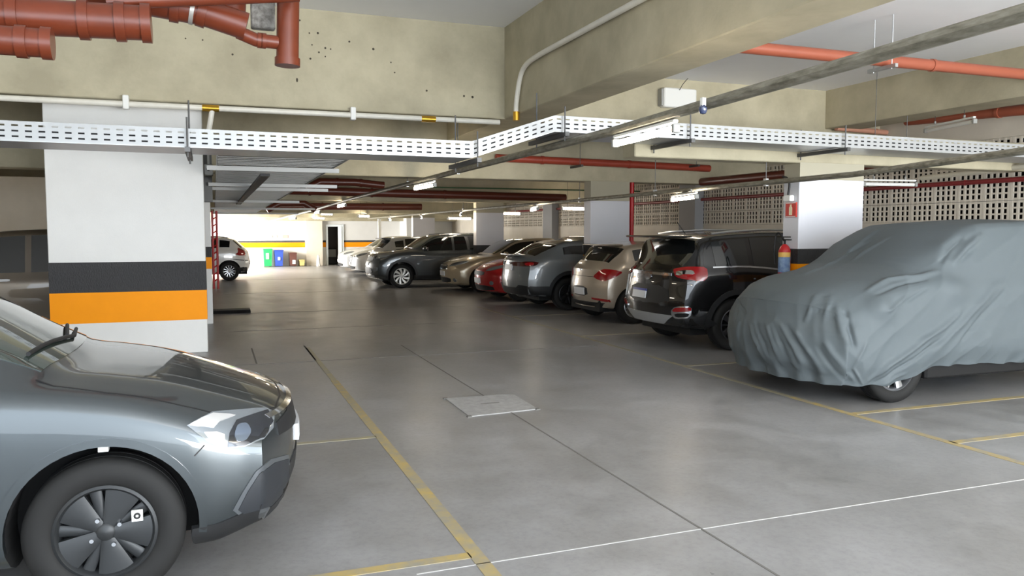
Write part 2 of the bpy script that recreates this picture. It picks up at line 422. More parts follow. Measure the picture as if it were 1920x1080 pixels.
pillar(-1.5, -0.04, 14.68, 15.0, 3.97, 1.33, 1.15, 0.95, 'second left pillar just showing behind the near one')
pillar(-1.9, -0.2, 21.0, 21.4, 3.97, 1.2, 0.9, 0.6, 'third left pillar hidden behind the red pipes')
PILSHADE = mat('shaded_pilaster_grey', (140, 140, 142), 0.6)  # this grey holds the shading of the pilaster faces
for y0, y1 in ((16.4, 17.1), (25.0, 25.8)):
    struct(MB().box(10.75, 11.0, y0, y1, 0, 3.3, bev=.008).obj('pilaster', PILSHADE), 'pilaster on the ventilation block wall, its face shading put into the grey')

# ================================================================== services overhead
def perf_strip(b, o, U, V, length, height, pitch=0.095, sw=0.048, sh=0.014, rows=(.22, .5, .78)):
    """sheet with real slots: o origin, U unit along, V unit up"""
    n = max(1, int(round(length / pitch))); p = length / n
    zs = [0]
    for r in rows: zs += [r * height - sh / 2, r * height + sh / 2]
    zs.append(height)
    P = lambda u, v: tuple(o + U * u + V * v)
    for i in range(n):
        u0 = i * p; ua = u0 + (p - sw) / 2; ub = ua + sw; u1 = u0 + p
        for k in range(len(zs) - 1):
            a_, c_ = zs[k], zs[k + 1]
            if k % 2 == 0: b.add([P(u0, a_), P(u1, a_), P(u1, c_), P(u0, c_)], [(0, 1, 2, 3)])
            else:
                b.add([P(u0, a_), P(ua, a_), P(ua, c_), P(u0, c_)], [(0, 1, 2, 3)])
                b.add([P(ub, a_), P(u1, a_), P(u1, c_), P(ub, c_)], [(0, 1, 2, 3)])
YT0, YT1 = 7.45, 8.1
tray = thing('cable_tray', (2.0, 7.8, 2.3), 'wide perforated steel cable tray stepping up across the ceiling', 'cable tray')
b0 = at_y(80, 264, YT0); b1 = at_y(885, 296, YT0); b2 = at_y(1040, 246, YT0)
pts = [(-5.58, 2.335), (b1.x, 2.308), (b2.x, 2.597), (10.9, 2.545)]
HT = 0.157
sides = [MB(), MB()]; bot = MB(); cabs = MB()
for (xa, za), (xb, zb) in zip(pts[:-1], pts[1:]):
    o = Vector((xa, YT0, za)); dv = Vector((xb - xa, 0, zb - za)); ln = dv.length; U = dv / ln; V = Vector((0, 0, 1))
    if abs(zb - za) > .2: V = Vector((-U.z * .35, 0, 1)).normalized()
    V = Vector((0, 0, 1))
    perf_strip(sides[0], o, U, V, ln, HT)
    perf_strip(sides[1], o + Vector((0, YT1 - YT0, 0)), U, V, ln, HT)
    bot.add([(xa, YT0, za), (xb, YT0, zb), (xb, YT1, zb), (xa, YT1, za), (xa, YT0, za - .004), (xb, YT0, zb - .004), (xb, YT1, zb - .004), (xa, YT1, za - .004)],
            [(0, 1, 2, 3), (7, 6, 5, 4), (0, 4, 5, 1), (3, 2, 6, 7), (0, 3, 7, 4), (1, 5, 6, 2)])
    cabs.add([(xa, YT0 + .04, za + .01), (xb, YT0 + .04, zb + .01), (xb, YT1 - .04, zb + .01), (xa, YT1 - .04, za + .01),
              (xa, YT0 + .04, za + .11), (xb, YT0 + .04, zb + .11), (xb, YT1 - .04, zb + .11), (xa, YT1 - .04, za + .11)],
             [(3, 2, 1, 0), (4, 5, 6, 7), (0, 1, 5, 4), (1, 2, 6, 5), (2, 3, 7, 6), (3, 0, 4, 7)])
sides[0].obj('slotted_side', GALVW, tray); sides[1].obj('slotted_side', GALVW, tray)
bot.obj('tray_bottom', GALV, tray); cabs.obj('cable_bundle', CABLE, tray)
for px, zz, ztop in ((352, 2.318, 4.52), (893, 2.308, 4.52), (1056, 2.594, 4.52), (1290, 2.585, 2.85), (1580, 2.568, 2.85)):
    X = at_y(px, 280, YT0).x
    hg = thing('tray_hanger', (X, YT0, zz - .05), 'threaded rod hanger under the cable tray', 'hanger', 'hangers of the slotted cable tray')
    MB().box(X - .022, X + .022, YT0 - .10, YT1 + .25, zz - .05, zz - .008).obj('strut_channel', DARKST, hg)
    MB().tube([(X, YT0 - .04, zz - .09), (X, YT0 - .04, zz + HT + .09)], .008, 8).obj('threaded_rod', DARKST, hg)
    MB().tube([(X, YT1 + .06, zz - .09), (X, YT1 + .06, ztop if px > 1100 else zz + .5)], .008, 8).obj('threaded_rod', DARKST, hg)
hg_labels = ['leftmost rod hanger, crossing the tray in front of the broad pillar', 'rod hanger just left of the tray step', 'rod hanger at the top of the tray step',
             'rod hanger right of the near lit lamp', 'rightmost rod hanger on the raised tray']
for o, l in zip([o for o in COL.objects if o.name.startswith('tray_hanger')], hg_labels): o['label'] = l
# ribbed tray running away along the left side
t2 = thing('ribbed_cable_tray', (0.7, 9.0, 2.3), 'ribbed steel tray running away above the left bays', 'cable tray')
RIBM = mat('dull_ribbed_steel', (128, 128, 126), .45, .6, noise_amt=.2, nscale=6)
b = MB(); n = 110; y0, y1 = 8.25, 27.5
for i in range(n):
    ya = y0 + (y1 - y0) * i / n; yb = y0 + (y1 - y0) * (i + 1) / n; ym = ya + (yb - ya) * .55
    z = 2.37 - .0072 * (ya - y0); zz = z - .045
    b.add([(.05, ya, z), (1.3, ya, z), (1.3, ya, zz), (.05, ya, zz), (.05, ym, zz), (1.3, ym, zz), (1.3, ym, z), (.05, ym, z), (1.3, yb, z), (.05, yb, z)],
          [(0, 1, 2, 3), (3, 2, 5, 4), (4, 5, 6, 7), (7, 6, 8, 9)])
b.obj('ribbed_bottom', RIBM, t2)
for x in (.05, 1.3):
    MB().add([(x, y0, 2.32), (x, y1, 2.18), (x, y1, 2.27), (x, y0, 2.42), (x + .01, y0, 2.32), (x + .01, y1, 2.18), (x + .01, y1, 2.27), (x + .01, y0, 2.42)],
             [(0, 1, 2, 3), (7, 6, 5, 4), (0, 4, 5, 1), (3, 2, 6, 7), (0, 3, 7, 4), (1, 5, 6, 2)]).obj('side_rail', GALVW, t2)
for yy in (9.3, 12.2, 13.2, 17.8, 22.3, 26.8):
    z = 2.325 - .0072 * (yy - y0)
    MB().box(-.05, 1.36 if yy < 10 else (1.75 if yy < 20 else 2.6), yy, yy + .04, z - .06, z - .012).obj('support_channel', mat('dull_channel_steel', (150, 150, 148), .5, .5), t2)
MB().box(.50, .60, y0 + 1, y1 - 8, 2.20, 2.23).obj('dark_cable_run', CABLE, t2)

# conduits with lamps
def conduit(name, path, r, label, hang):
    t = thing(name, path[0], label, 'conduit')
    MB().tube(path, r, 10).obj('pipe_run', CONDM, t, smooth=True)
    for (q, zt) in hang:
        MB().tube([q, (q[0], q[1], zt)], .006, 6).obj('hanger_rod', DARKST, t)
        MB().box(q[0] - .02, q[0] + .02, q[1] - .025, q[1] + .025, q[2] - .045, q[2] + .05).obj('clamp', GALV, t)
    return t
C1 = [at_z(1920, 24, 2.5), at_z(1160, 243, 2.5), at_z(838, 326, 2.46), at_y(650, 375, 21), at_y(588, 394, 27.5), at_y(505, 415, 36)]
C1 = [C1[0] + (C1[0] - C1[1]) * 1.1] + C1
def lerp_path(path, Y):
    for a_, c_ in zip(path[:-1], path[1:]):
        if a_.y <= Y <= c_.y: return a_.lerp(c_, (Y - a_.y) / (c_.y - a_.y))
    return path[-1]
def ceil_at(y, x=3):
    return 2.9
rods1 = [(lerp_path(C1, Y), z) for Y, z in ((11.2, 3.22), (14.3, 2.56), (21.6, 2.4), (30.4, 2.25))]
rods1 = [(tuple(q), z) for q, z in rods1]
conduit('lighting_conduit', C1, 0.040, 'weathered conduit over the aisle carrying the nearest lit lamp', rods1)
C2 = [at_z(1920, 283, 2.2), at_z(1600, 327, 2.2), at_z(1070, 377, 2.2), at_y(690, 410, 34.5)]
C2 = [C2[0] + (C2[0] - C2[1]) * 2.0] + C2
rods2 = [(tuple(lerp_path(C2, Y)), z) for Y, z in ((8.3, 2.45), (11.2, 3.22), (14.3, 2.56), (21.6, 2.4), (30.4, 2.25))]
conduit('lighting_conduit', C2, 0.032, 'galvanised conduit above the right row of parked cars', rods2)
def lamp(c, dirv, ln, label, lit=True, group=None, drop=.07, hang=None):
    c = Vector(c); d_ = Vector(dirv).normalized(); ang = math.atan2(d_.y, d_.x)
    t = thing('batten_lamp', c - Vector((0, 0, drop + .06)), label, 'lamp', group, ang)
    o = Vector((0, 0, drop + .06))
    def put(mb, nm, m, sm=False):
        x = mb.obj(nm, m, t, smooth=sm, centre=False); return x
    put(MB().box(-ln / 2, ln / 2, -.022, .022, .060, .085, bev=.004), 'housing', PLASW)
    put(MB().tube([(-ln / 2 + .03, 0, .012), (ln / 2 - .03, 0, .012)], .027, 12), 'tube', TUBE if lit else PLASW, True)
    for sg in (-1, 1): put(MB().box(sg * ln / 2 - .02, sg * ln / 2 + .02, -.03, .03, -.018, .05, bev=.005), 'end_cap', GREYBOX)
    for sg in (-1, 1): put(MB().box(sg * ln * .3 - .01, sg * ln * .3 + .01, -.012, .012, .085, drop + .06), 'bracket', GREYBOX)
    if hang:
        for sg in (-1, 1): put(MB().tube([(sg * ln * .3, 0, drop + .05), (sg * ln * .3, 0, hang - c.z + drop + .06)], .005, 6), 'hanger_rod', DARKST)
    return t
dirs1 = C1[2] - C1[1]
lamp(at_z(1206, 230, 2.5), dirs1, 1.12, 'lit batten lamp nearest the camera on the aisle conduit')
lamp(lerp_path(C1, 13.1), C1[3] - C1[2], 1.25, 'second lit lamp along the aisle conduit, past the tray step')
lamp(lerp_path(C1, 21.8), C1[4] - C1[3], 1.25, 'third lit lamp along the aisle conduit')
lamp(lerp_path(C1, 26.6), C1[5] - C1[4], 1.2, 'fourth lit lamp along the aisle conduit')
lamp(lerp_path(C1, 31.0), C1[6] - C1[5], 1.2, 'farthest lit lamp along the aisle conduit')
d2 = C2[2] - C2[1]
for Y, l in ((10.3, 'lit lamp above the black car on the right conduit'), (16.6, 'lit lamp above the grey coupe on the right conduit'), (21.8, 'lit lamp above the beige sedan on the right conduit'),
             (26.0, 'lit lamp above the dark car on the right conduit'), (30.5, 'small far lit lamp near the end of the right conduit')):
    lamp(lerp_path(C2, Y), d2, 1.2, l)
for (x, y, Y, l) in ((1080, 384, 20.3, 'lit lamp beside the second right pillar'), (952, 394, 24.0, 'lit lamp hung behind the third right pillar'), (862, 404, 27.5, 'small lit lamp over the far parked cars')):
    lamp(at_y(x, y, Y), (1, .1, 0), 0.9, l, hang=3.97)
for (x, y, Y, l) in ((598, 404, 34.0, 'tiny lamp left of the far door soffit'), (612, 396, 31, 'tiny lamp above the far aisle'), (682, 400, 30, 'tiny lamp over the far end of the row')):
    lamp(at_y(x, y, Y), (.7, .7, 0), 0.7, l, hang=2.36 if Y == 34 else 3.97)
# lamps added over the nearer bays, out of view, to brighten the ceiling
lamp(lerp_path(C1, 0.6), dirs1, 1.25, 'added fill lamp on the aisle conduit behind the camera')
lamp(lerp_path(C1, -3.0), dirs1, 1.25, 'added fill lamp on the aisle conduit near the entrance')
lamp(lerp_path(C2, 2.6), C2[2] - C2[1], 1.2, 'added fill lamp on the right conduit before the covered car')
lamp((-4.3, 15.4, 2.4), (0, 1, 0), 1.2, 'added fill lamp over the left bays behind the broad pillar', hang=3.97)  # unseen lamp added to brighten the left bay wall
lamp((-3.4, 22.5, 2.3), (0, 1, 0), 1.2, 'lit lamp over the left bays beyond the red rack', hang=3.97)
la = at_x(1780, 222, 10.2)
lamp(la, (.25, 1, 0), 1.1, 'unlit white lamp beside the beam at the upper right', lit=False, hang=3.33)
lamp(at_y(1668, 331, 9.4), (1, -.15, 0), 0.9, 'unlit slim lamp by the pillar with the fire sign', lit=False, hang=3.97)

# pipes
def pipe(name, path, r, m, label, cat='pipe', rings=(), ringm=None, n=16, smoothp=False):
    path = smooth_path(path) if smoothp else [Vector(q) for q in path]
    t = thing(name, path[0], label, cat)
    MB().tube(path, r, n).obj('pipe_run', m, t, smooth=True)
    for f in rings:
        L = [(path[i + 1] - path[i]).length for i in range(len(path) - 1)]; s = f * sum(L); i = 0
        while i < len(L) - 1 and s > L[i]: s -= L[i]; i += 1
        d_ = (path[i + 1] - path[i]).normalized(); c = path[i] + d_ * s; w_ = min(.03, r * .35)
        MB().tube([c - d_ * w_, c + d_ * w_], r * 1.14, n).obj('coupling', ringm or m, t, smooth=True)
    return t
Yp = 6.0
pipe('sewer_pipe', [at_y(-120, 22, Yp), at_y(278, 44, Yp)], .115, PVC, 'thick brown drain pipe ending open at the upper left', rings=(.35, .68, .86, .99))
pipe('sewer_pipe', [at_y(-120, 66, Yp - .3), at_y(93, 82, Yp - .3)], .088, PVC, 'shorter capped brown pipe under the thick drain pipe', rings=(.45, .75, .98))
sl = pipe('sewer_pipe', [at_y(150, -25, Yp + .3), at_y(290, 5, Yp + .3), at_y(380, 22, Yp + .3), at_y(462, 50, Yp + .3)], .10, PVC, 'brown drain pipe sloping down with a pale clamp ring', rings=(.55, .72), ringm=None)
pipe('sewer_pipe', [at_y(446, 60, Yp + .32), at_y(480, 75, Yp + .32), at_y(522, 80, Yp + .32)], .050, PVC, 'thin brown branch pipe joining the upright stub', rings=(.55, .64))
pipe('sewer_pipe', [at_y(541, -60, Yp + .32), at_y(539, 122, Yp + .32)], .082, PVC, 'upright brown pipe stub ending in a cap', rings=(.97,))
pipe('sewer_pipe', [at_y(440, -60, Yp + .5), at_y(437, 30, Yp + .5)], .09, PVC, 'brown riser dropping into the sloping drain pipe')
pipe('sewer_pipe', [at_y(200, 4, Yp + .1), at_y(560, -10, Yp + .1)], .05, PVC, 'brown cross pipe close under the slab')
ring = at_y(362, 18, Yp + .3)
MB().tube([ring - Vector((.014, 0, -.003)), ring + Vector((.014, 0, -.003))], .108, 20).obj('tape_ring', mat('grey_foil_tape', (190, 186, 180), .35, .5), sl, smooth=True)
tag(MB().box(at_y(470, 0, 6.6).x, at_y(516, 0, 6.6).x, 6.6, 6.7, at_y(490, 52, 6.6).z, 4.52, bev=.01).obj('concrete_patch', mat('spattered_concrete', (176, 174, 168), .8, rgb2=(96, 92, 88), nscale=20)),
    'grey spattered panel behind the brown upright pipe', 'panel')
# white pipe on beams
zw = 3.17
wp = pipe('water_pipe', [(-5.58, YA - .06, 3.15), (3.9, YA - .06, 3.16)], .036, WPIPE, 'white pipe clipped along the bottom edge of the cross beam')
for px in (237, 660):
    X = at_y(px, 190, YA).x; MB().box(X - .035, X + .035, YA - .11, YA + .0, 3.09, 3.26, bev=.008).obj('pipe_clip', PLASW, wp)
for px in (395, 801):
    X = at_y(px, 205, YA).x
    MB().tube([(X - .10, YA - .06, 3.155), (X + .10, YA - .06, 3.155)], .044, 12).obj('brass_joint', BRASS, wp, smooth=True)
X = at_y(395, 205, YA).x
MB().tube([(X + .02, YA - .06, 3.15), (X - .03, YA - .02, 2.86)], .034, 12).obj('branch_pipe', WPIPE, wp, smooth=True)
XB = 3.95
pw = [at_x(968, 222, XB), at_x(968, 195, XB), at_x(974, 152, XB), at_x(983, 126, XB), at_x(1003, 108, XB), at_x(1060, 76, XB), at_x(1200, 0, XB), at_x(1460, -140, XB)]
w2 = pipe('water_pipe', pw, .034, WPIPE, 'white pipe curving up along the side of the aisle beam', smoothp=True)
MB().tube([pw[0] - Vector((0, 0, .03)), pw[0] + Vector((0, 0, .09))], .046, 12).obj('brass_joint', BRASS, w2, smooth=True)
# red pipes
rp = pipe('fire_main_pipe', [at_z(1360, 85, 3.5) , at_z(1650, 113, 3.5), (10.4, 7.1, 3.5)], .064, REDPIPE, 'salmon red pipe under the slab above the covered car', rings=(.52,))
for dy in (-.13, .13):
    q = at_z(1655, 113, 3.5)
    MB().tube([(q.x, q.y + dy, 3.38), (q.x, q.y + dy, 3.97)], .007, 6).obj('hanger_rod', GALV, rp)
MB().box(q.x - .02, q.x + .02, q.y - .20, q.y + .20, 3.39, 3.43).obj('support_channel', GALV, rp)
pipe('fire_main_pipe', [at_y(930, 296, 14), at_y(1200, 309, 14), at_y(1330, 316, 14)], .070, REDPIPE if False else mat('rust_red_pipe', (160, 66, 48), .4, noise_amt=.1, nscale=3), 'rust red pipe crossing behind the cable tray', rings=(.2, .6))
for px in (1075, 1290):
    q = at_y(px, 304, 14); hg = thing('pipe_hanger', (q.x, 14, q.z - .1), 'hanger under the rust red pipe, ' + ('left one' if px < 1100 else 'right one'), 'hanger')
    MB().box(q.x - .02, q.x + .02, 13.6, 14.3, q.z - .115, q.z - .075).obj('support_channel', DARKST, hg)
    for dy in (-.3, .2): MB().tube([(q.x, 14 + dy, q.z - .12), (q.x, 14 + dy, 3.97)], .006, 6).obj('hanger_rod', DARKST, hg)
pipe('fire_main_pipe', [at_x(2100, 190, 10.65), at_x(1920, 206, 10.65), at_x(1700, 227, 10.65)], .075, REDPIPE, 'orange red pipe running along the block wall at the upper right', rings=(.5,))
pipe('fire_main_pipe', [at_y(1568, 240, 10.9), at_y(1680, 250, 10.9), at_y(1862, 262, 10.9)], .045, mat('pinkish_pipe', (206, 150, 126), .4), 'pinkish pipe under the beam at the right', rings=(.24, .8))
pipe('sprinkler_pipe', [(10.94, 5, 2.345), (10.94, 30, 2.345)], .038, REDDK, 'dark red pipe along the ventilation block wall', rings=(.17, .4))
pipe('sprinkler_riser', [(at_y(1184, 420, 14.2).x, 14.2, 0), (at_y(1184, 420, 14.2).x, 14.2, 2.56)], .045, REDBR, 'bright red riser pipe beside the second right pillar')
pipe('wall_conduit', [at_x(1728, 334, 10.6), at_x(1920, 312, 10.6), at_x(2150, 286, 10.6)], .04, mat('cream_conduit', (206, 200, 182), .5), 'cream conduit in front of the ventilation blocks')
big = [at_y(520, 356, 20.3), at_y(720, 362, 20.3), at_y(1060, 371, 20.3)]
pipe('drain_main', big, .105, PVCD, 'brown main pipe crossing the far ceiling', rings=(.1, .3, .55))
pipe('drain_main', [at_y(575, 354, 19.2), at_y(600, 341, 19.2), at_y(665, 342, 19.2), at_y(720, 348, 19.2)], .09, PVCD, 'brown bent pipe above the aisle conduit', rings=(.4, .7))
pipe('drain_main', [at_y(500, 394, 24.5), at_y(525, 381, 24.5), at_y(570, 381, 24.5), at_y(592, 394, 24.5)], .10, PVCD, 'arched dark pipe low over the far aisle')
pipe('drain_main', [at_y(402, 388, 28.0), at_y(560, 387, 28.0), at_y(790, 388, 28.0)], .12, PVCD, 'thick dark pipe crossing near the far end', rings=(.2, .5, .8))
pipe('drain_main', [(9.4, 8.52, 2.56), (9.4, 14.1, 2.60)], .08, PVCD, 'brown pipe above the right row of cars')
# green cable line
pipe('earth_cable', [at_y(800, 351, 19.5), at_y(1000, 355, 19.5), at_y(1200, 359, 19.5)], .018, mat('green_cable', (62, 92, 62), .5), 'thin green cable crossing the far ceiling', 'cable', n=8)

# ------------------------------------------------------------------ small fittings
bx = at_y(1237, 166, YA); bxe = at_y(1297, 206, YA)
el = thing('emergency_light', ((bx.x + bxe.x) / 2, YA, bxe.z), 'white emergency light box on the cross beam', 'light box')
MB().box(bx.x, bxe.x, YA - .14, YA, bxe.z, bx.z, bev=.015).obj('case', PLASW, el)
MB().box(bx.x - .035, bx.x, YA - .12, YA, bxe.z + .02, bx.z - .02, bev=.006).obj('side_vent', GREYBOX, el)
q = at_y(1290, 168, YA)
MB().tube(smooth_path([(q.x - .25, YA - .15, q.z - .05), (q.x - .2, YA - .18, q.z + .05), (q.x - .02, YA - .1, q.z + .2)]), .005, 6).obj('cord', CABLE, el)
q = at_z(1318, 205, 2.45)
sc_ = thing('security_camera', q, 'small blue and white dome sensor under the aisle conduit', 'camera')
MB().lathe([(0, -.035), (.02, -.03), (.03, -.012), (.03, .012), (.015, .03), (0, .03)], 14).obj('dome', mat('blue_lens', (50, 60, 92), .15, coat=1), sc_, smooth=True, centre=False)
MB().box(-.015, .015, -.015, .015, .025, .08).obj('bracket', PLASW, sc_, centre=False)
q = at_y(391, 318, 12.2)
sc2 = thing('security_camera', q, 'grey box security camera at the edge of the near pillar', 'camera')
MB().box(-.06, .06, -.12, .12, -.09, .07, bev=.012).obj('case', GREYBOX, sc2, centre=False)
MB().lathe([(0, -.14), (.025, -.14), (.03, -.11)], 12, 'y').obj('lens', CABLE, sc2, smooth=True, centre=False)
MB().box(-.015, .015, -.015, .015, .07, .38).obj('bracket', GREYBOX, sc2, centre=False)
MB().box(-.09, .045, .12, .35, -.45, .36).obj('back_plate', mat('dark_grey_steel', (84, 84, 82), .5), sc2, centre=False)
# sign, switch and extinguisher on the right pillar (left face X = 9.48)
s0 = at_x(1475, 380, XP - .002); s1 = at_x(1494, 407, XP - .002)
sg = thing('fire_sign', ((s0 + s1) / 2), 'red extinguisher sign on the white pillar', 'sign')
MB().box(XP - .018, XP - .002, min(s0.y, s1.y), max(s0.y, s1.y), s1.z, s0.z).obj('border', mat('sign_red', (196, 52, 44), .4), sg)
ym = (s0.y + s1.y) / 2; zm = (s0.z + s1.z) / 2; hh = (s0.z - s1.z) / 2; hw = abs(s0.y - s1.y) / 2
MB().prism([(ym - hw * .28, zm - hh * .72), (ym + hw * .28, zm - hh * .72), (ym + hw * .28, zm + hh * .28), (ym + hw * .12, zm + hh * .5), (ym + hw * .12, zm + hh * .72), (ym - hw * .2, zm + hh * .72), (ym - hw * .12, zm + hh * .5), (ym - hw * .28, zm + hh * .28)], XP - .022, XP - .017, 'x').obj('extinguisher_symbol', mat('sign_cream', (238, 226, 190), .5), sg)
MB().box(XP - .021, XP - .016, ym - hw * .92, ym + hw * .92, s0.z - .012, s0.z - .004).obj('white_edge', PLASW, sg)
MB().box(XP - .021, XP - .016, ym - hw * .92, ym + hw * .92, s1.z + .004, s1.z + .012).obj('white_edge', PLASW, sg)
q = at_x(1483, 372, XP - .002)
sw = thing('alarm_sounder', q, 'small white junction box above the fire sign', 'box')
MB().box(-.07, 0, -.07, .07, -.04, .04, bev=.01).obj('case', PLASW, sw, centre=False)
MB().tube(smooth_path([(-.03, .02, .04), (-.03, 0, .18), (-.02, .06, .26), (-.02, .14, .28)]), .013, 8).obj('cord', CABLE, sw, centre=False)
e0 = at_x(1472, 512, XP - .09); et = at_x(1472, 452, XP - .09)
ex = thing('fire_extinguisher', (XP - .09, e0.y + .02, e0.z - .06), 'red fire extinguisher with blue label hung on the white pillar', 'fire extinguisher')
RB = .075; HH = (et.z - e0.z) + .02
MB().lathe([(0, 0), (RB * .9, 0), (RB, .03), (RB, HH * .80), (RB * .75, HH * .92), (RB * .3, HH), (0, HH)], 24).obj('cylinder', REDBR, ex, smooth=True, centre=False)
lb = MB(); n = 14
for k in range(n):
    a0 = math.radians(150 + 150 * k / n); a1 = math.radians(150 + 150 * (k + 1) / n); r = RB + .002
    for z0, z1, mi in ((.16 * HH, .62 * HH, 0), (.62 * HH, .76 * HH, 1)):
        lb.add([(r * math.cos(a0), r * math.sin(a0), z0), (r * math.cos(a1), r * math.sin(a1), z0), (r * math.cos(a1), r * math.sin(a1), z1), (r * math.cos(a0), r * math.sin(a0), z1)], [(0, 1, 2, 3)], mi)
lb.obj('label', [mat('blue_print_label', (150, 176, 206), .4, rgb2=(88, 116, 168), nscale=18), mat('yellow_print_label', (232, 186, 96), .4)], ex, centre=False)
MB().tube([(0, 0, HH - .02), (0, 0, HH + .05)], .014, 12).obj('valve', CABLE, ex, smooth=True, centre=False)
MB().box(-.015, .015, -.11, .03, HH + .05, HH + .065).box(-.012, .012, -.10, .03, HH + .085, HH + .098).obj('handle', CABLE, ex, centre=False)
MB().tube(smooth_path([(0, .01, HH + .04), (-.02, .06, HH + .13), (-.03, .13, HH + .12), (-.04, .15, HH - .08), (-.04, .13, HH * .4)]), .012, 8).obj('hose', CABLE, ex, smooth=True, centre=False)
MB().box(.07, .095, -.03, .03, HH * .5, HH * .7).obj('wall_bracket', DARKST, ex, centre=False)
# red lattice riser on the left
lt = thing('riser_rack', (0.0, 23.6, 0), 'red ladder-like riser rack beside the white hatchback', 'pipe rack')
xa = at_y(399, 450, 23.6).x; xb = at_y(407, 450, 23.6).x
for x in (xa, xb): MB().tube([(x, 23.6, 0), (x, 23.6, 2.15)], .03, 10).obj('upright', REDBR, lt, smooth=True)
for k in range(10): MB().tube([(xa, 23.6, .2 + k * .19), (xb, 23.6, .28 + k * .19)], .018, 8).obj('rung', REDBR, lt)
# black rubber mat
m0 = at_z(402, 586, 0); m1 = at_z(470, 586, 0)
mt = thing('rubber_ramp', ((m0.x + m1.x) / 2, m0.y, 0), 'black rubber wheel stop lying by the left pillars', 'wheel stop')
MB().prism([(m0.y - .3, 0), (m0.y + .3, 0), (m0.y + .22, .05), (m0.y - .22, .05)], -.25, m1.x, 'x').obj('rubber_body', CABLE, mt)
MB().box(-.25, m1.x, m0.y - .12, m0.y + .12, .05, .054).obj('tread_plate', PLAST, mt)
# bins by the far wall
def bin_(px0, px1, ytop, m, name, label, Y=37.55, lidm=None, sticker=None):
    a_ = at_y(px0, 497, Y); c_ = at_y(px1, 497, Y); z = at_y(px0, ytop, Y).z; X0, X1 = a_.x, c_.x; W_ = X1 - X0
    t = thing(name, ((X0 + X1) / 2, Y, 0), label, 'bin'); h = z - .04
    def ring_(f, zz, k=.0): return [((X0 + X1) / 2 - W_ / 2 * f, Y - .3 * f, zz), ((X0 + X1) / 2 + W_ / 2 * f, Y - .3 * f, zz), ((X0 + X1) / 2 + W_ / 2 * f, Y + .3 * f, zz), ((X0 + X1) / 2 - W_ / 2 * f, Y + .3 * f, zz)]
    V_ = ring_(.80, .03) + ring_(.96, h)
    MB().add(V_, [(3, 2, 1, 0), (4, 5, 6, 7), (0, 1, 5, 4), (1, 2, 6, 5), (2, 3, 7, 6), (3, 0, 4, 7)]).obj('body', m, t)
    MB().box(X0 - .01, X1 + .01, Y - .32, Y + .30, h, h + .045, bev=.015).obj('lid', lidm or m, t)
    for x in (X0 + W_ * .2, X1 - W_ * .2): MB().tube([(x - .03, Y + .24, .05), (x + .03, Y + .24, .05)], .05, 10).obj('wheel', CABLE, t)
    MB().tube([(X0 + .05, Y + .33, h - .02), (X1 - .05, Y + .33, h - .02)], .015, 8).obj('handle', m, t)
    if sticker:
        f0, f1, z0, z1, sm = sticker
        MB().box(X0 + W_ * f0, X0 + W_ * f1, Y - .305, Y - .25, h * z0, h * z1).obj('sticker', sm, t)
    return t
GRN = mat('green_bin_plastic', (32, 148, 84), .4); BLU = mat('blue_bin_plastic', (46, 74, 160), .4); BRN = mat('brown_bin_plastic', (92, 58, 50), .4); BEI = mat('beige_bin_plastic', (200, 184, 120), .5)
bin_(493.5, 510.5, 466.5, GRN, 'wheelie_bin', 'green wheelie bin against the far wall', sticker=(.3, .6, .45, .8, PLASW))
bin_(514, 531, 469, BLU, 'wheelie_bin', 'blue wheelie bin beside the green bin', sticker=(.38, .62, .42, .62, PLASW))
bin_(542, 556, 473.5, BRN, 'wheelie_bin', 'brown wheelie bin by the far wall', sticker=(.4, .8, .2, .5, PLASW))
bin_(560.5, 570.5, 487, BEI, 'waste_basket', 'low beige bin right of the brown bin')
# cones
for px, l in ((637, 'black and white traffic cone by the far door, left one'), (650, 'black and white traffic cone by the far door, right one')):
    q = at_y(px, 498, 37.2); t = thing('traffic_cone', (q.x, 37.2, 0), l, 'traffic cone', 'cones by the far door'); H_ = .40
    MB().box(-.12, .12, -.12, .12, 0, .03, bev=.01).obj('base', CABLE, t, centre=False)
    prof = lambda z0, z1: [(.09 * (1 - z0 / H_) + .015, z0), (.09 * (1 - z1 / H_) + .015, z1)]
    for k, (z0, z1, m) in enumerate(((.03, .13, CABLE), (.13, .20, PLASW), (.20, .27, mat('cone_orange', (206, 96, 40), .5)), (.27, .33, PLASW), (.33, .40, CABLE))):
        MB().lathe(prof(z0, z1), 16).obj('cone_ring', m, t, smooth=True, centre=False)
q = at_y(597, 497, 37.4)
gb = thing('plastic_bag', (q.x, 37.4, 0), 'crumpled white bag standing in front of the far pier', 'bag')
b = MB(); n = 14
for i in range(9):
    z = .46 * i / 8; r = .09 * (1 - .55 * (i / 8) ** 1.5)
    for k in range(n):
        a_ = 2 * PI * k / n; rr = r * (1 + .25 * noise.noise(Vector((math.cos(a_) * 2, math.sin(a_) * 2, z * 8)))); b.v.append((rr * math.cos(a_), rr * math.sin(a_), z))
for i in range(8):
    for k in range(n): b.f.append((i * n + k, i * n + (k + 1) % n, (i + 1) * n + (k + 1) % n, (i + 1) * n + k)); b.m.append(0)
b.obj('sack', PLASW, gb, smooth=True, centre=False)
MB().lathe([(0, .45), (.03, .45), (.05, .50), (.0, .48)], 10).obj('knot', PLASW, gb, centre=False)
for px, l in ((509, 'left small notice on the far wall above the bins'), (518, 'middle small notice on the far wall above the bins')):
    q = at_y(px, 443, 38); tag(MB().box(q.x - .05, q.x + .05, 37.98, 38.0, q.z - .07, q.z + .07).obj('wall_notice', GREYBOX), l, 'sign')
q = at_y(535, 443.5, 38)
nt_ = thing('wall_notice', q, 'pinkish notice on the far wall above the brown bin', 'sign')
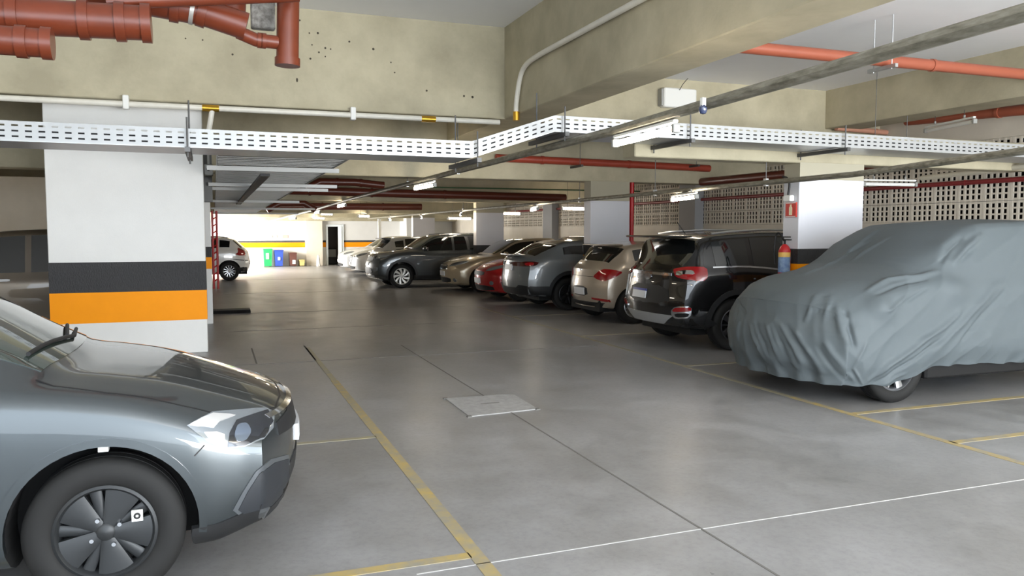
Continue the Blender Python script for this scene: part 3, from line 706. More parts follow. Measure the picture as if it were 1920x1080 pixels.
MB().box(q.x - .13, q.x + .13, 37.98, 38.0, q.z - .07, q.z + .07).obj('board', mat('pink_notice', (206, 160, 150), .5), nt_)
for dx in (-.11, .08): MB().box(q.x + dx, q.x + dx + .03, 37.975, 37.99, q.z - .06, q.z + .06).obj('dark_edge', GREYBOX, nt_)
# slim white post near the far right wall
q = at_y(712, 470, 33.0)
po = thing('post', (q.x, 33.0, 0), 'slim white post with yellow foot before the far wall', 'post')
MB().box(q.x - .06, q.x + .06, 32.94, 33.06, .95, 2.1).obj('shaft', PLASW, po)
MB().box(q.x - .062, q.x + .062, 32.938, 33.062, 0, .95).obj('yellow_foot', mat('yellow_post', (236, 206, 60), .5), po)
# ================================================================== cars
def pchip(pts):
    xs = np.array([p[0] for p in pts], float); ys = np.array([p[1] for p in pts], float)
    o = np.argsort(xs); xs, ys = xs[o], ys[o]
    h = np.diff(xs); d = np.diff(ys) / h; m = np.zeros(len(xs)); m[0], m[-1] = d[0], d[-1]
    for i in range(1, len(xs) - 1):
        if d[i - 1] * d[i] > 0:
            w1, w2 = 2 * h[i] + h[i - 1], h[i] + 2 * h[i - 1]; m[i] = (w1 + w2) / (w1 / d[i - 1] + w2 / d[i])
    def f(x):
        x = min(max(x, xs[0]), xs[-1]); i = min(max(int(np.searchsorted(xs, x)) - 1, 0), len(xs) - 2)
        t = (x - xs[i]) / h[i]
        return float(ys[i] * (1 + 2 * t) * (1 - t) ** 2 + m[i] * h[i] * t * (1 - t) ** 2 + ys[i + 1] * t * t * (3 - 2 * t) + m[i + 1] * h[i] * t * t * (t - 1))
    return f
def sstep(a, b, x):
    t = min(max((x - a) / (b - a), 0), 1); return t * t * (3 - 2 * t)

SEG = [3, 2, 2, 4, 4, 3, 7, 3, 6]
IBELT = sum(SEG[:6]); IRAIL = sum(SEG[:7]); NH = sum(SEG)
class Car:
    """lofted body; d = distance behind the nose, local +x is forward, origin on the ground mid-wheelbase"""
    def __init__(s, sp):
        s.sp = sp; s.L = sp['L']; s.xf = sp['fo'] + sp['wb'] / 2
        s.top = pchip(sp['top']); s.belt = pchip(sp['belt']); s.bot = pchip(sp['bot']); s.w = pchip(sp['w'])
        s.bow = pchip(sp['bow']); s.pf = pchip(sp['pf']); s.pr = pchip(sp['pr'])
        s.tum = sp.get('tumble', 0.36); s.crown = sp.get('crown', 0.045)
    def half(s, d):
        w, zb, ze, zt = s.w(d), s.bot(d), s.belt(d), s.top(d)
        wm = s.sp['W'] / 2
        h = max(zt - ze, 0.004); g = sstep(.10, .30, h); wb = w * s.sp.get('wbelt', .945)
        cr = min(s.crown, h * .35)
        hood = Vector((wb * .80, ze + h * .62)); gh = Vector((max(wb - s.tum * (h - cr) - .02, .2), zt - cr))
        rail = hood.lerp(gh, g)
        ztop_in = zt - cr * .28 * g - (1 - g) * h * .10
        zm = zb + (ze - zb) * .52
        P = [(0, zb), (w * .84, zb + .006), (w * .945, zb + .035), (w * .982, zb + .13), (w, zm), (w * .992, ze - .13 * (ze - zb)), (wb, ze),
             (rail.x, rail.y), (rail.x * .80, max(ztop_in, rail.y + .001)), (0, zt)]
        Q = [(-P[1][0], P[1][1])] + P + [(-P[-2][0], P[-2][1])]
        out = []
        for i in range(1, len(Q) - 2):
            n = SEG[i - 1]; p0, p1, p2, p3 = [Vector(q) for q in Q[i - 1:i + 3]]
            tn = .5
            for k in range(n):
                t = k / n
                m1 = (p2 - p0) * tn; m2 = (p3 - p1) * tn
                lim = (p2 - p1).length
                if m1.length > lim: m1 *= lim / m1.length
                if m2.length > lim: m2 *= lim / m2.length
                q = p1 * (2 * t ** 3 - 3 * t * t + 1) + m1 * (t ** 3 - 2 * t * t + t) + p2 * (-2 * t ** 3 + 3 * t * t) + m2 * (t ** 3 - t * t)
                out.append((max(q.x, 0), q.y))
        out.append((0, zt))
        return out
    def pos(s, d, y, z):
        wm = s.sp['W'] / 2
        F = sstep(.75, 0, d); B = sstep(s.L - .7, s.L, d)
        x = s.xf - d - s.bow(d) * (abs(y) / wm) ** 2.2 + F * s.pf(z) - B * s.pr(z)
        return Vector((x, y, z))
    def stations(s, n):
        out = []
        for i in range(n + 1):
            t = i / n; out.append(s.L * (.55 * t + .45 * (.5 - .5 * math.cos(PI * t))))
        return out
    def body(s, n=64):
        ds = s.stations(n); V = []; F = []; R = 2 * NH
        for d in ds:
            hp = s.half(d)
            for j in range(NH + 1): V.append(s.pos(d, -hp[j][0], hp[j][1]))
            for j in range(NH - 1, 0, -1): V.append(s.pos(d, hp[j][0], hp[j][1]))
        for i in range(n):
            for j in range(R):
                j2 = (j + 1) % R; F.append((i * R + j, i * R + j2, (i + 1) * R + j2, (i + 1) * R + j))
        for end, d in ((0, 0), (n, s.L)):
            hp = s.half(d); M = 10; rows = []
            for j in range(NH + 1):
                if j in (0, NH): rows.append([end * R + j]); continue
                row = [end * R + j]
                for k in range(1, M):
                    y = -hp[j][0] * (1 - 2 * k / M); V.append(s.pos(d, y, hp[j][1])); row.append(len(V) - 1)
                row.append(end * R + R - j); rows.append(row)
            for j in range(NH):
                a_, c_ = rows[j], rows[j + 1]
                if len(a_) == 1:
                    for k in range(M): F.append((a_[0], c_[k], c_[k + 1]))
                elif len(c_) == 1:
                    for k in range(M): F.append((a_[k], c_[0], a_[k + 1]))
                else:
                    for k in range(M): F.append((a_[k], a_[k + 1], c_[k + 1], c_[k]))
        return V, F
    def surf_pt(s, d, j, side=-1):
        hp = s.half(d); j0 = int(min(max(math.floor(j), 0), NH - 1)); t = j - j0
        y = hp[j0][0] * (1 - t) + hp[j0 + 1][0] * t; z = hp[j0][1] * (1 - t) + hp[j0 + 1][1] * t
        return s.pos(d, side * y, z)

def grid_shell(rows, off, thick):
    """rows of points -> slab offset outward along normals (sign chosen by caller via row order)"""
    n, m = len(rows), len(rows[0]); V = []; bk = []
    for i in range(n):
        for j in range(m):
            a = rows[min(i + 1, n - 1)][j] - rows[max(i - 1, 0)][j]; c = rows[i][min(j + 1, m - 1)] - rows[i][max(j - 1, 0)]
            nn = a.cross(c)
            nn = nn.normalized() if nn.length > 1e-9 else Vector((0, 0, 1))
            V.append(rows[i][j] + nn * off); bk.append(rows[i][j] - nn * thick)
    b = MB(); N = n * m; fs = []
    for i in range(n - 1):
        for j in range(m - 1):
            fs.append((i * m + j, (i + 1) * m + j, (i + 1) * m + j + 1, i * m + j + 1))
    edge = [(0, j) for j in range(m)] + [(i, m - 1) for i in range(1, n)] + [(n - 1, j) for j in range(m - 2, -1, -1)] + [(i, 0) for i in range(n - 2, 0, -1)]
    ids = [i * m + j for i, j in edge]
    vv = V + [bk[k] for k in ids]
    for q in range(len(ids)):
        q2 = (q + 1) % len(ids); fs.append((ids[q], ids[q2], N + q2, N + q))
    b.add(vv, fs); return b

def rounded(poly, it=2):
    P = [Vector(p) for p in poly]
    for _ in range(it):
        Q = []
        for i in range(len(P)):
            a, c = P[i], P[(i + 1) % len(P)]; Q += [a.lerp(c, .2), a.lerp(c, .8)]
        P = Q
    return P
def fill2d(poly, step):
    bd = []
    for i in range(len(poly)):
        a, c = Vector(poly[i]), Vector(poly[(i + 1) % len(poly)]); k = max(1, int((c - a).length / step))
        bd += [a.lerp(c, t / k) for t in range(k)]
    xs = [p.x for p in bd]; ys = [p.y for p in bd]; pts = list(bd)
    def inside(q):
        r = False; n = len(bd)
        for i in range(n):
            a, c = bd[i], bd[(i + 1) % n]
            if (a.y > q.y) != (c.y > q.y) and q.x < (c.x - a.x) * (q.y - a.y) / (c.y - a.y) + a.x: r = not r
        return r
    x = min(xs) + step * .5
    while x < max(xs):
        y = min(ys) + step * .5
        while y < max(ys):
            q = Vector((x, y))
            if inside(q) and min((q - e).length for e in bd) > step * .45: pts.append(q)
            y += step
        x += step
    r = delaunay_2d_cdt([Vector((p.x, p.y)) for p in pts], [], [list(range(len(bd)))], 1, 1e-7)
    return r[0], r[2], len(bd), r[3]

class Build:
    def __init__(s, name, sp, loc, rot, pm, label, group=None, n=64, wheels=None, arch=.05):
        s.c = Car(sp); s.sp = sp; s.rot = rot
        s.root = thing(name, loc, label, 'car', group, rot)
        s.M = Matrix.Translation(Vector(loc)) @ Matrix.Rotation(rot, 4, 'Z'); s.Mi = s.M.inverted()
        V, F = s.c.body(n); s.bvh = BVHTree.FromPolygons(V, F)
        xa = sp['wb'] / 2; R = sp['r']; W = sp['W']
        me = bpy.data.meshes.new('body'); me.from_pydata([tuple(v) for v in V], [], F)
        me.materials.append(pm); me.materials.append(WELL)
        bm = bmesh.new(); bm.from_mesh(me); bmesh.ops.recalc_face_normals(bm, faces=bm.faces)
        for f in bm.faces: f.smooth = True
        bm.to_mesh(me); bm.free()
        o = bpy.data.objects.new('body', me); COL.objects.link(o)
        cb = MB(); ra = R + arch
        for x in (-xa, xa):
            prof = [(0, -W), (ra, -W), (ra, W), (0, W)]
            n_ = 40; base = len(cb.v)
            pts = []
            for yy in (-W, W):
                for k in range(n_):
                    a = 2 * PI * k / n_; cb.v.append((x + ra * math.cos(a), yy, R + .01 + ra * math.sin(a)))
            for k in range(n_):
                cb.f.append((base + k, base + (k + 1) % n_, base + n_ + (k + 1) % n_, base + n_ + k)); cb.m.append(0)
            cb.f.append(tuple(base + k for k in range(n_ - 1, -1, -1))); cb.f.append(tuple(base + n_ + k for k in range(n_))); cb.m += [0, 0]
        cme = cb.mesh('cut', [WELL]); co = bpy.data.objects.new('cut', cme); COL.objects.link(co)
        md = o.modifiers.new('arch', 'BOOLEAN'); md.operation = 'DIFFERENCE'; md.object = co; md.solver = 'EXACT'
        try: md.material_mode = 'TRANSFER'
        except Exception: pass
        dg = bpy.context.evaluated_depsgraph_get(); dg.update()
        nm = bpy.data.meshes.new_from_object(o.evaluated_get(dg)); o.modifiers.clear(); o.data = nm
        bpy.data.objects.remove(co); bpy.data.meshes.remove(cme)
        bm = bmesh.new(); bm.from_mesh(nm)
        for e in bm.edges:
            if len(e.link_faces) == 2 and e.calc_face_angle(0) > math.radians(38): e.smooth = False
        bm.to_mesh(nm); bm.free()
        if nm.materials and len(nm.materials) > 1:
            pass
        o.parent = s.root; o.name = 'body'; s.body_o = o
        WLOC[o.name] = Vector((0, 0, 0))
        # floor pan
        ub = MB().box(-xa - .55 if s.sp['L'] - s.sp['fo'] - s.sp['wb'] > .55 else -xa - .4, xa + .5, -W / 2 + .28, W / 2 - .28, sp.get('pan', .20), .62)
        ub.obj('floor_pan', WELL, s.root, centre=False)
        if wheels: wheels(s)
    def put(s, mb, name, m, parent=None, smooth=True, angle=40, label=None):
        o = mb.obj(name, m, parent or s.root, smooth=smooth, angle=angle, centre=False)
        if label: o['label'] = label
        return o
    # --- glass taken from the loft itself
    def top_glass(s, d0, d1, name, m=GLASS, inset=.8, n=14, off=.004):
        rows = []
        for i in range(n + 1):
            d = d0 + (d1 - d0) * i / n; row = []
            js = np.linspace(IRAIL + inset, NH, 9)
            for j in js: row.append(s.c.surf_pt(d, j, -1))
            for j in js[::-1][1:]: row.append(s.c.surf_pt(d, j, 1))
            rows.append(row)
        return s.put(grid_shell(rows, -off, -.01), name, m)
    def side_glass(s, d0, d1, f0=.06, f1=.88, name='side_window', m=GLASS, off=.004, n=12, sides=(-1, 1), slant0=0.0, slant1=0.0):
        for sd in sides:
            rows = []
            for i in range(n + 1):
                row = []
                for k in range(7):
                    f = f0 + (f1 - f0) * k / 6
                    d = (d0 + slant0 * k / 6) + ((d1 + slant1 * k / 6) - (d0 + slant0 * k / 6)) * i / n
                    row.append(s.c.surf_pt(d, IBELT + (IRAIL - IBELT) * f, sd))
                rows.append(row)
            s.put(grid_shell(rows, off if sd > 0 else -off, .01 if sd > 0 else -.01), name, m)
    # --- patch laid on the body
    def patch(s, poly, view, name, m, off=.004, thick=.02, rnd=0, step=None, mirror=False, parent=None, label=None, smooth=True):
        P = rounded(poly, rnd) if rnd else [Vector(p) for p in poly]
        ex = max(max(p.x for p in P) - min(p.x for p in P), max(p.y for p in P) - min(p.y for p in P))
        st = step or ex / 12
        v2, faces, nb, vorig = fill2d(P, st)
        rays = []
        for p in v2:
            if view == 'px':
                o = s.Mi @ CAM; d = (s.Mi.to_3x3() @ ray(p.x, p.y)).normalized()
            elif view == 'right': o = Vector((p.x, -4, p.y)); d = Vector((0, 1, 0))
            elif view == 'left': o = Vector((p.x, 4, p.y)); d = Vector((0, -1, 0))
            elif view == 'front': o = Vector((6, p.x, p.y)); d = Vector((-1, 0, 0))
            elif view == 'rear': o = Vector((-6, p.x, p.y)); d = Vector((1, 0, 0))
            elif view == 'top': o = Vector((p.x, p.y, 4)); d = Vector((0, 0, -1))
            rays.append((o, d))
        hits = [s.bvh.ray_cast(o, d) for o, d in rays]
        ds = [h[3] for h in hits if h[0] is not None]
        if not ds: return None
        md = sum(ds) / len(ds)
        fr = []; bk = []
        for (o, d), h in zip(rays, hits):
            if h[0] is None:
                q = s.bvh.find_nearest(o + d * md); loc, nn = q[0], q[1]
            else: loc, nn = h[0], h[1]
            if nn.dot(d) > 0: nn = -nn
            fr.append(loc + nn * off); bk.append(loc - nn * thick)
        # boundary edges
        cnt = {}
        for f in faces:
            for i in range(len(f)):
                e = (f[i], f[(i + 1) % len(f)]); k = tuple(sorted(e)); cnt.setdefault(k, []).append(e)
        N = len(fr); F = [tuple(f) for f in faces]
        for k, es in cnt.items():
            if len(es) == 1: a, c = es[0]; F.append((c, a, a + N, c + N))
        b = MB(); b.add(fr + bk, F)
        o = s.put(b, name, m, parent, smooth, 50, label)
        if mirror:
            b2 = MB(); b2.add([(v.x, -v.y, v.z) for v in fr + bk], F); s.put(b2, name, m, parent, smooth, 50, label)
        return o
    def seam(s, pts, view='right', wd=.007, m=None, both=True, name='panel_gap'):
        pts = [Vector(p) for p in pts]; L = []; R = []
        for i, p in enumerate(pts):
            t = (pts[min(i + 1, len(pts) - 1)] - pts[max(i - 1, 0)]).normalized(); n = Vector((-t.y, t.x)) * wd / 2
            L.append(p + n); R.append(p - n)
        s.patch(L + R[::-1], view, name, m or CABLE, .0015, .004, 0, .06, mirror=both)

# ------------------------------------------------------------------ wheels
def tyre_mesh(R, wd, rr):
    w2 = wd / 2
    prof = [(rr, -w2 * .82), (rr + .012, -w2 * .95), ((rr + R) / 2, -w2), (R - .025, -w2 * .93), (R - .006, -w2 * .80), (R, -w2 * .66),
            (R, -w2 * .36), (R - .008, -w2 * .34), (R - .008, -w2 * .28), (R, -w2 * .26), (R, w2 * .26), (R - .008, w2 * .28), (R - .008, w2 * .34), (R, w2 * .36),
            (R, w2 * .66), (R - .006, w2 * .8), (R - .025, w2 * .93), ((rr + R) / 2, w2), (rr + .012, w2 * .95), (rr, w2 * .82)]
    return MB().lathe(prof, 56, 'y').mesh('wheel', RUBBER, True, 60)
def rim_mesh(rr, wd, style, m, m2):
    """outer face looks to -y"""
    b = MB(); y0 = -wd / 2 * .80
    b.lathe([(rr, y0 + .10), (rr, y0 - .002), (rr - .012, y0 - .008), (rr - .022, y0 + .004), (rr - .03, y0 + .05), (rr - .03, y0 + .12)], 48, 'y', 0)
    b.lathe([(rr - .02, y0 + .075), (0.001, y0 + .075)], 32, 'y', 1)
    def blade(a0, r0, r1, w0, w1, tw, yin, yout, th, mi=0, k=6):
        vs_ = []; fs = []
        for i in range(k + 1):
            t = i / k; r = r0 + (r1 - r0) * t; a = a0 + tw * t; w_ = w0 + (w1 - w0) * t; y = yin + (yout - yin) * t
            c, sn = math.cos(a), math.sin(a); tx, tz = -sn, c
            for sg, dy in ((-1, .006), (-.6, 0), (.6, 0), (1, .006), (1, th), (-1, th)):
                vs_.append((r * c + tx * w_ / 2 * sg, y + dy, r * sn + tz * w_ / 2 * sg))
        for i in range(k):
            for j in range(6): fs.append((i * 6 + j, i * 6 + (j + 1) % 6, (i + 1) * 6 + (j + 1) % 6, (i + 1) * 6 + j))
        b.add(vs_, fs, mi)
    n, w0, w1, tw, a0 = style['n'], style['w0'], style['w1'], style.get('tw', 0), style.get('a0', 0)
    for i in range(n):
        blade(a0 + 2 * PI * i / n, .03, rr - .012, w0, w1, tw, y0 + style.get('yin', .012), y0 + .004, .03)
    if 'n2' in style:
        for i in range(style['n2']):
            blade(a0 + style.get('a2', PI / n) + 2 * PI * i / style['n2'], .03, rr - .012, style['w20'], style['w21'], tw, y0 + .02, y0 + .022, .02)
    b.lathe([(0.0005, y0 - .004), (.030, y0 - .002), (.045, y0 + .012), (.05, y0 + .04)], 24, 'y', 0)
    return b.mesh('rim', [m, m2], True, 40)
def nut_mesh(rr, wd, pr=.05):
    b = MB(); y0 = -wd / 2 * .80
    return b
RIMSTYLES = {
    'cover': dict(n=5, w0=.05, w1=.155, a0=1.15, n2=5, w20=.035, w21=.05, yin=.004),
    'swirl': dict(n=9, w0=.03, w1=.085, tw=.45),
    'ten': dict(n=10, w0=.026, w1=.036),
    'five': dict(n=5, w0=.05, w1=.075, n2=5, w20=.02, w21=.025),
    'double': dict(n=12, w0=.02, w1=.03, tw=.12),
}
def wheelset(R, wd, rr, style, m, m2=WELL, inset=.03, nuts=0, nutm=None):
    def f(B):
        tm = tyre_mesh(R, wd, rr); rm = rim_mesh(rr, wd, RIMSTYLES[style], m, m2)
        nm = None
        if nuts:
            y0 = -wd / 2 * .80
            nm = MB().lathe([(.0005, y0 - .006), (.009, y0 - .006), (.011, y0 + .012)], 8, 'y', 0).mesh('wheel_nut', nutm or CHROME, True)
        xa = B.sp['wb'] / 2; yy = B.sp['W'] / 2 - wd / 2 - inset
        for x in (xa, -xa):
            for sg in (-1, 1):
                o = bpy.data.objects.new('wheel', tm); COL.objects.link(o); o.parent = B.root; o.location = (x, sg * yy, R)
                if sg > 0: o.rotation_euler = (0, 0, PI)
                r = bpy.data.objects.new('rim', rm); COL.objects.link(r); r.parent = o
                for k in range(nuts):
                    a = 2 * PI * k / nuts + .5; q = bpy.data.objects.new('wheel_nut', nm); COL.objects.link(q); q.parent = o
                    q.location = (.062 * math.cos(a), 0, .062 * math.sin(a))
    return f

# ------------------------------------------------------------------ body shapes
def spec(L, W, H, wb, fo, r, hood, cowl, roof_f, rear, belt, nose_z=None, bowf=.24, bowr=.20, gc=.19, **k):
    """hood [(d,z)..], cowl (d,z), roof_f (d,z), rear list of (d,z) from roof to tail end; belt list"""
    zc = cowl[1]
    top = list(hood) + [cowl, (cowl[0] + .06, zc + .035), roof_f, (roof_f[0] + .45, H - .012), (roof_f[0] + .9, H)] + rear
    wm = W / 2
    s = dict(L=L, W=W, wb=wb, fo=fo, r=r, top=top, belt=belt,
             bot=[(0, gc + .05), (.25, gc), (L * .5, gc - .01), (L - .5, gc + .02), (L - .2, gc + .04), (L, gc + .07)],
             w=[(0, wm * .90), (.12, wm * .945), (.35, wm * .98), (fo, wm), (L * .5, wm), (L - .8, wm), (L - .3, wm * .97), (L - .1, wm * .93), (L, wm * .88)],
             bow=[(0, bowf), (.35, bowf * .62), (fo + .1, bowf * .35), (cowl[0], .13), (roof_f[0], .08), (roof_f[0] + .75, .0), (L - .9, -.04), (L - .5, -bowr * .55), (L, -bowr)],
             pf=[(0, -.10), (gc + .06, -.06), (.38, -.01), (.55, 0), (.68, -.02), (.80, -.07), (1.0, -.12), (1.2, -.13)],
             pr=[(0, -.12), (.30, -.07), (.45, -.01), (.60, 0), (.75, -.02), (.95, -.05), (1.2, -.06), (1.7, -.06)])
    s.update(k); return s

# ---- the near grey saloon, facing right
SP = spec(4.48, 1.75, 1.47, 2.65, .86, .318,
          hood=[(0, .70), (.07, .75), (.22, .81), (.60, .915), (.85, .96)], cowl=(1.0, .985), roof_f=(1.95, 1.42),
          rear=[(3.2, 1.41), (3.9, 1.10), (4.3, 1.05), (4.48, 1.0)],
          belt=[(0, .66), (.12, .70), (.40, .80), (.85, .90), (1.3, .955), (2.2, .955), (3.4, 1.0), (4.2, .98), (4.48, .92)], bowf=.27)
YW = 3.70
SED = (at_y(197, 1003, YW).x - SP['wb'] / 2, YW - .02 + SP['W'] / 2, 0)
GREYM = paint('metallic_grey', (66, 72, 75), .65, .30)
DCOVER = mat('dark_wheel_cover', (46, 48, 50), .42, .3)
S = Build('sedan_car', SP, SED, 0, GREYM, 'metallic grey saloon in the left foreground, nose pointing to the aisle', n=110, arch=.055,
          wheels=wheelset(.318, .20, .205, 'cover', DCOVER, WELL, .02, 4))
S.top_glass(1.05, 1.93, 'windscreen', GLASSC)
S.top_glass(3.3, 3.85, 'rear_window')
S.side_glass(1.25, 2.35); S.side_glass(2.42, 3.4)
hl = S.patch([(350, 798), (372, 786), (398, 773), (450, 769), (498, 765), (506, 770), (514, 782), (511, 802), (493, 823), (457, 838), (416, 841), (390, 828)], 'px', 'headlamp', LENS, .006, .03, 0, 6, mirror=True, label='clear angular headlamp')
S.patch([(426, 838), (429, 813), (442, 790), (470, 780), (501, 770), (511, 792), (493, 820), (457, 836)], 'px', 'lamp_bezel', mat('smoked_lamp_inner', (40, 43, 50), .12, .3, coat=1), .010, .02, 0, 6, mirror=True)
S.patch([(437, 815), (444, 798), (462, 796), (470, 812), (458, 828), (442, 828)], 'px', 'projector_lens', mat('projector_glass', (120, 132, 150), .06, .6, coat=1), .014, .01, 2, 4, mirror=True)
S.patch([(354, 797), (376, 786), (398, 777), (429, 779), (440, 781), (411, 792), (400, 803), (378, 800)], 'px', 'turn_signal', mat('bright_reflector', (226, 226, 226), .2, .5), .011, .01, 0, 5, mirror=True)
S.patch([(396, 828), (381, 811), (405, 810), (420, 815), (421, 838)], 'px', 'side_reflector', MATS['bright_reflector'], .011, .01, 0, 5, mirror=True)
S.patch([(436, 956), (456, 920), (478, 885), (506, 861), (539, 852), (543, 884), (539, 931), (519, 951), (485, 962), (452, 969)], 'px', 'side_intake', mat('grey_intake_frame', (84, 88, 92), .4, .2), .006, .02, 0, 6, mirror=True)
S.patch([(446, 955), (464, 920), (485, 888), (513, 867), (538, 860), (539, 925), (516, 944), (485, 954), (456, 962)], 'px', 'intake_recess', mat('dark_grey_mesh', (40, 43, 48), .5), .010, .01, 0, 6, mirror=True)
S.patch([(-.66, .245), (.66, .245), (.64, .285), (-.64, .285)], 'front', 'bumper_lip', PLAST, .012, .02, 0, .04)
for sd in (-1, 1):
    rows = [[S.c.surf_pt(.0 + .34 * i / 16, 3.5 + 3.0 * k / 5, sd) for k in range(6)] for i in range(17)]
    S.put(grid_shell(rows, .008 if sd > 0 else -.008, .02 if sd > 0 else -.02), 'bumper_lip', PLAST)
# grille across the nose
S.patch([(-.62, .60), (.62, .60), (.60, .70), (-.60, .70)], 'front', 'grille', PLAST, .006, .02, 1, .05)
S.patch([(-.61, .70), (.61, .70), (.60, .716), (-.60, .716)], 'front', 'grille_chrome', CHROME, .012, .01, 0, .05)
S.patch([(-.55, .30), (.55, .30), (.50, .46), (-.50, .46)], 'front', 'lower_grille', PLAST, .006, .02, 1, .05)
S.patch([(-.26, .50), (.26, .50), (.26, .585), (-.26, .585)], 'front', 'number_plate', PLATE, .02, .02, 0, .1)
xf = S.c.xf
# bonnet gap, fender seam, bumper seam (side and top views)
S.seam([(xf - .30, -.700), (xf - .55, -.745), (xf - .85, -.765), (xf - 1.05, -.74), (xf - 1.12, -.70)], 'top', .008)
S.seam([(xf - .22, -.60), (xf - .13, -.45), (xf - .09, -.2), (xf - .085, 0)], 'top', .008)
S.seam([(xf - .37, .735), (xf - .46, .66), (xf - .50, .62)], 'right', .006)
S.seam([(xf - 1.30, .34), (xf - 1.29, .60), (xf - 1.33, .90)], 'right', .006)
# arch lips
def arch_lip(B, x, R0, R1, m, name='arch_trim', zc=None, a0=-.15, a1=PI + .15, off=.010, views=('right',)):
    zc = zc or B.sp['r'] + .01; n = 26
    out = [(x + R1 * math.cos(a0 + (a1 - a0) * i / n), zc + R1 * math.sin(a0 + (a1 - a0) * i / n)) for i in range(n + 1)]
    inn = [(x + R0 * math.cos(a0 + (a1 - a0) * i / n), zc + R0 * math.sin(a0 + (a1 - a0) * i / n)) for i in range(n, -1, -1)]
    return B.patch(out + inn, 'right', name, m, off, .03, 0, .05, mirror=True)
for x in (SP['wb'] / 2, -SP['wb'] / 2): arch_lip(S, x, .372, .405, GREYM, 'wheel_arch_lip', off=.008)
# wipers on the windscreen, mirrors
def on_surf(B, x, y, off):
    h = B.bvh.ray_cast(Vector((x, y, 4)), Vector((0, 0, -1))); return h[0] + h[1] * off
pw_ = [on_surf(S, xf - 1.10 - .02 * abs(i - 4), -.55 + .17 * i, .018) for i in range(7)]
S.put(MB().tube(pw_, .010, 8), 'wiper', CABLE)
pw_ = [on_surf(S, xf - 1.12 - .012 * i, .05 + .08 * i, .016) for i in range(7)]
S.put(MB().tube(pw_, .010, 8), 'wiper', CABLE)
def mirror_part(B, x, z, m, sc=1.0, sides=(-1, 1)):
    for sd in sides:
        y = B.sp['W'] / 2 * .985
        b = MB(); n = 12; vs_ = []; rows = 9
        for i in range(rows):
            u = i / (rows - 1); a = PI * u
            for k in range(n):
                t = 2 * PI * k / n
                xx = .055 * sc * math.sin(a) ** .6 * (math.copysign(abs(math.cos(t)) ** .7, math.cos(t)))
                zz = .075 * sc * math.sin(a) ** .6 * (math.copysign(abs(math.sin(t)) ** .7, math.sin(t)))
                b.v.append((x + xx - .03 * u, sd * (y + .02 + .19 * sc * u), z + zz))
        for i in range(rows - 1):
            for k in range(n): b.f.append((i * n + k, i * n + (k + 1) % n, (i + 1) * n + (k + 1) % n, (i + 1) * n + k)); b.m.append(0)
        o = B.put(b, 'door_mirror', m)
        B.put(MB().box(x - .052 * sc - .03, x - .046 * sc - .02, min(sd * (y + .05), sd * (y + .19 * sc)), max(sd * (y + .05), sd * (y + .19 * sc)), z - .05 * sc, z + .05 * sc), 'mirror_glass', CHROME, o)
mirror_part(S, xf - 1.30, .96, GLASS)
# hub badge, tag and spring clip seen through the wheel cover
wy = -(SP['W'] / 2 - .10 - .02) - .088; wx = SP['wb'] / 2; wz = .318
def px_local(px, py): return S.Mi @ at_y(px, py, YW + .0)
q = px_local(257, 968)
tagp = S.put(MB().box(q.x - .022, q.x + .022, wy - .006, wy + .004, q.z - .024, q.z + .024), 'hub_tag', PLASW)
S.put(MB().lathe([(.006, wy - .010), (.014, wy - .010), (.014, wy - .004)], 14, 'y', org=(q.x, 0, q.z)), 'tag_ring', CABLE, tagp)
q = px_local(190, 845)
S.put(MB().box(q.x - .02, q.x + .02, -.80, -.76, q.z - .02, q.z + .015), 'liner_clip', PLASW)
# ---- helper for the simpler cars
def plate_part(B, poly, view, blue=True, text=None):
    o = B.patch(poly, view, 'number_plate', PLATE, .014, .01, 0)
    return o
def std(B, glassm=GLASS, ws=None, rw=None, sg=(), ):
    if ws: B.top_glass(ws[0], ws[1], 'windscreen', glassm)
    if rw: B.top_glass(rw[0], rw[1], 'rear_window', glassm)
    for a_ in sg: B.side_glass(*a_[:2], **(a_[2] if len(a_) > 2 else {}))
def handles(B, xs, z, m):
    for x in xs: B.patch([(x - .09, z - .012), (x + .09, z - .018), (x + .09, z + .012), (x - .09, z + .016)], 'right', 'door_handle', m, .022, .01, 1, .05, mirror=True)

# ---- black SUV, tail to the aisle (faces +X)
SPV = spec(4.40, 1.83, 1.60, 2.62, .90, .345,
           hood=[(0, .88), (.1, .95), (.5, 1.02), (.9, 1.06)], cowl=(1.15, 1.10), roof_f=(1.95, 1.54),
           rear=[(3.3, 1.585), (3.95, 1.53), (4.06, 1.50), (4.33, 1.13), (4.37, 1.08), (4.40, 1.05)],
           belt=[(0, .80), (.5, .93), (1.2, 1.03), (2.5, 1.05), (3.5, 1.12), (4.1, 1.11), (4.40, 1.0)], gc=.26, tumble=.30, bowr=.17)
BLK_P = paint('black', (16, 16, 18), .2, .25)
V = Build('suv_car', SPV, (5.63 + (4.40 - SPV['fo'] - SPV['wb'] / 2), 9.80, 0), 0, BLK_P, 'glossy black SUV parked tail-out beside the covered car', n=80, arch=.06,
          wheels=wheelset(.345, .22, .225, 'five', mat('dark_alloy', (70, 70, 74), .35, .7)))
std(V, ws=(1.2, 1.93), rw=(4.09, 4.32), sg=((1.45, 2.35), (2.42, 3.25), (3.33, 3.92, dict(f1=.84))))
V.patch([(1262, 506), (1270, 503), (1295, 500), (1325, 501), (1327, 520), (1319, 528), (1292, 525), (1268, 520)], 'px', 'tail_lamp', REDLAMP, .012, .03, 1, 6, mirror=True, label='red tail lamp')
V.patch([(1268, 511), (1282, 508), (1300, 508), (1303, 515), (1284, 516), (1269, 516)], 'px', 'lamp_core', CHROME, .018, .02, 1, 4, mirror=True)
V.patch([(1259, 582), (1266, 575), (1298, 574), (1294, 596), (1268, 598), (1260, 591)], 'px', 'exhaust_bezel', CHROME, .012, .02, 1, 5, mirror=True)
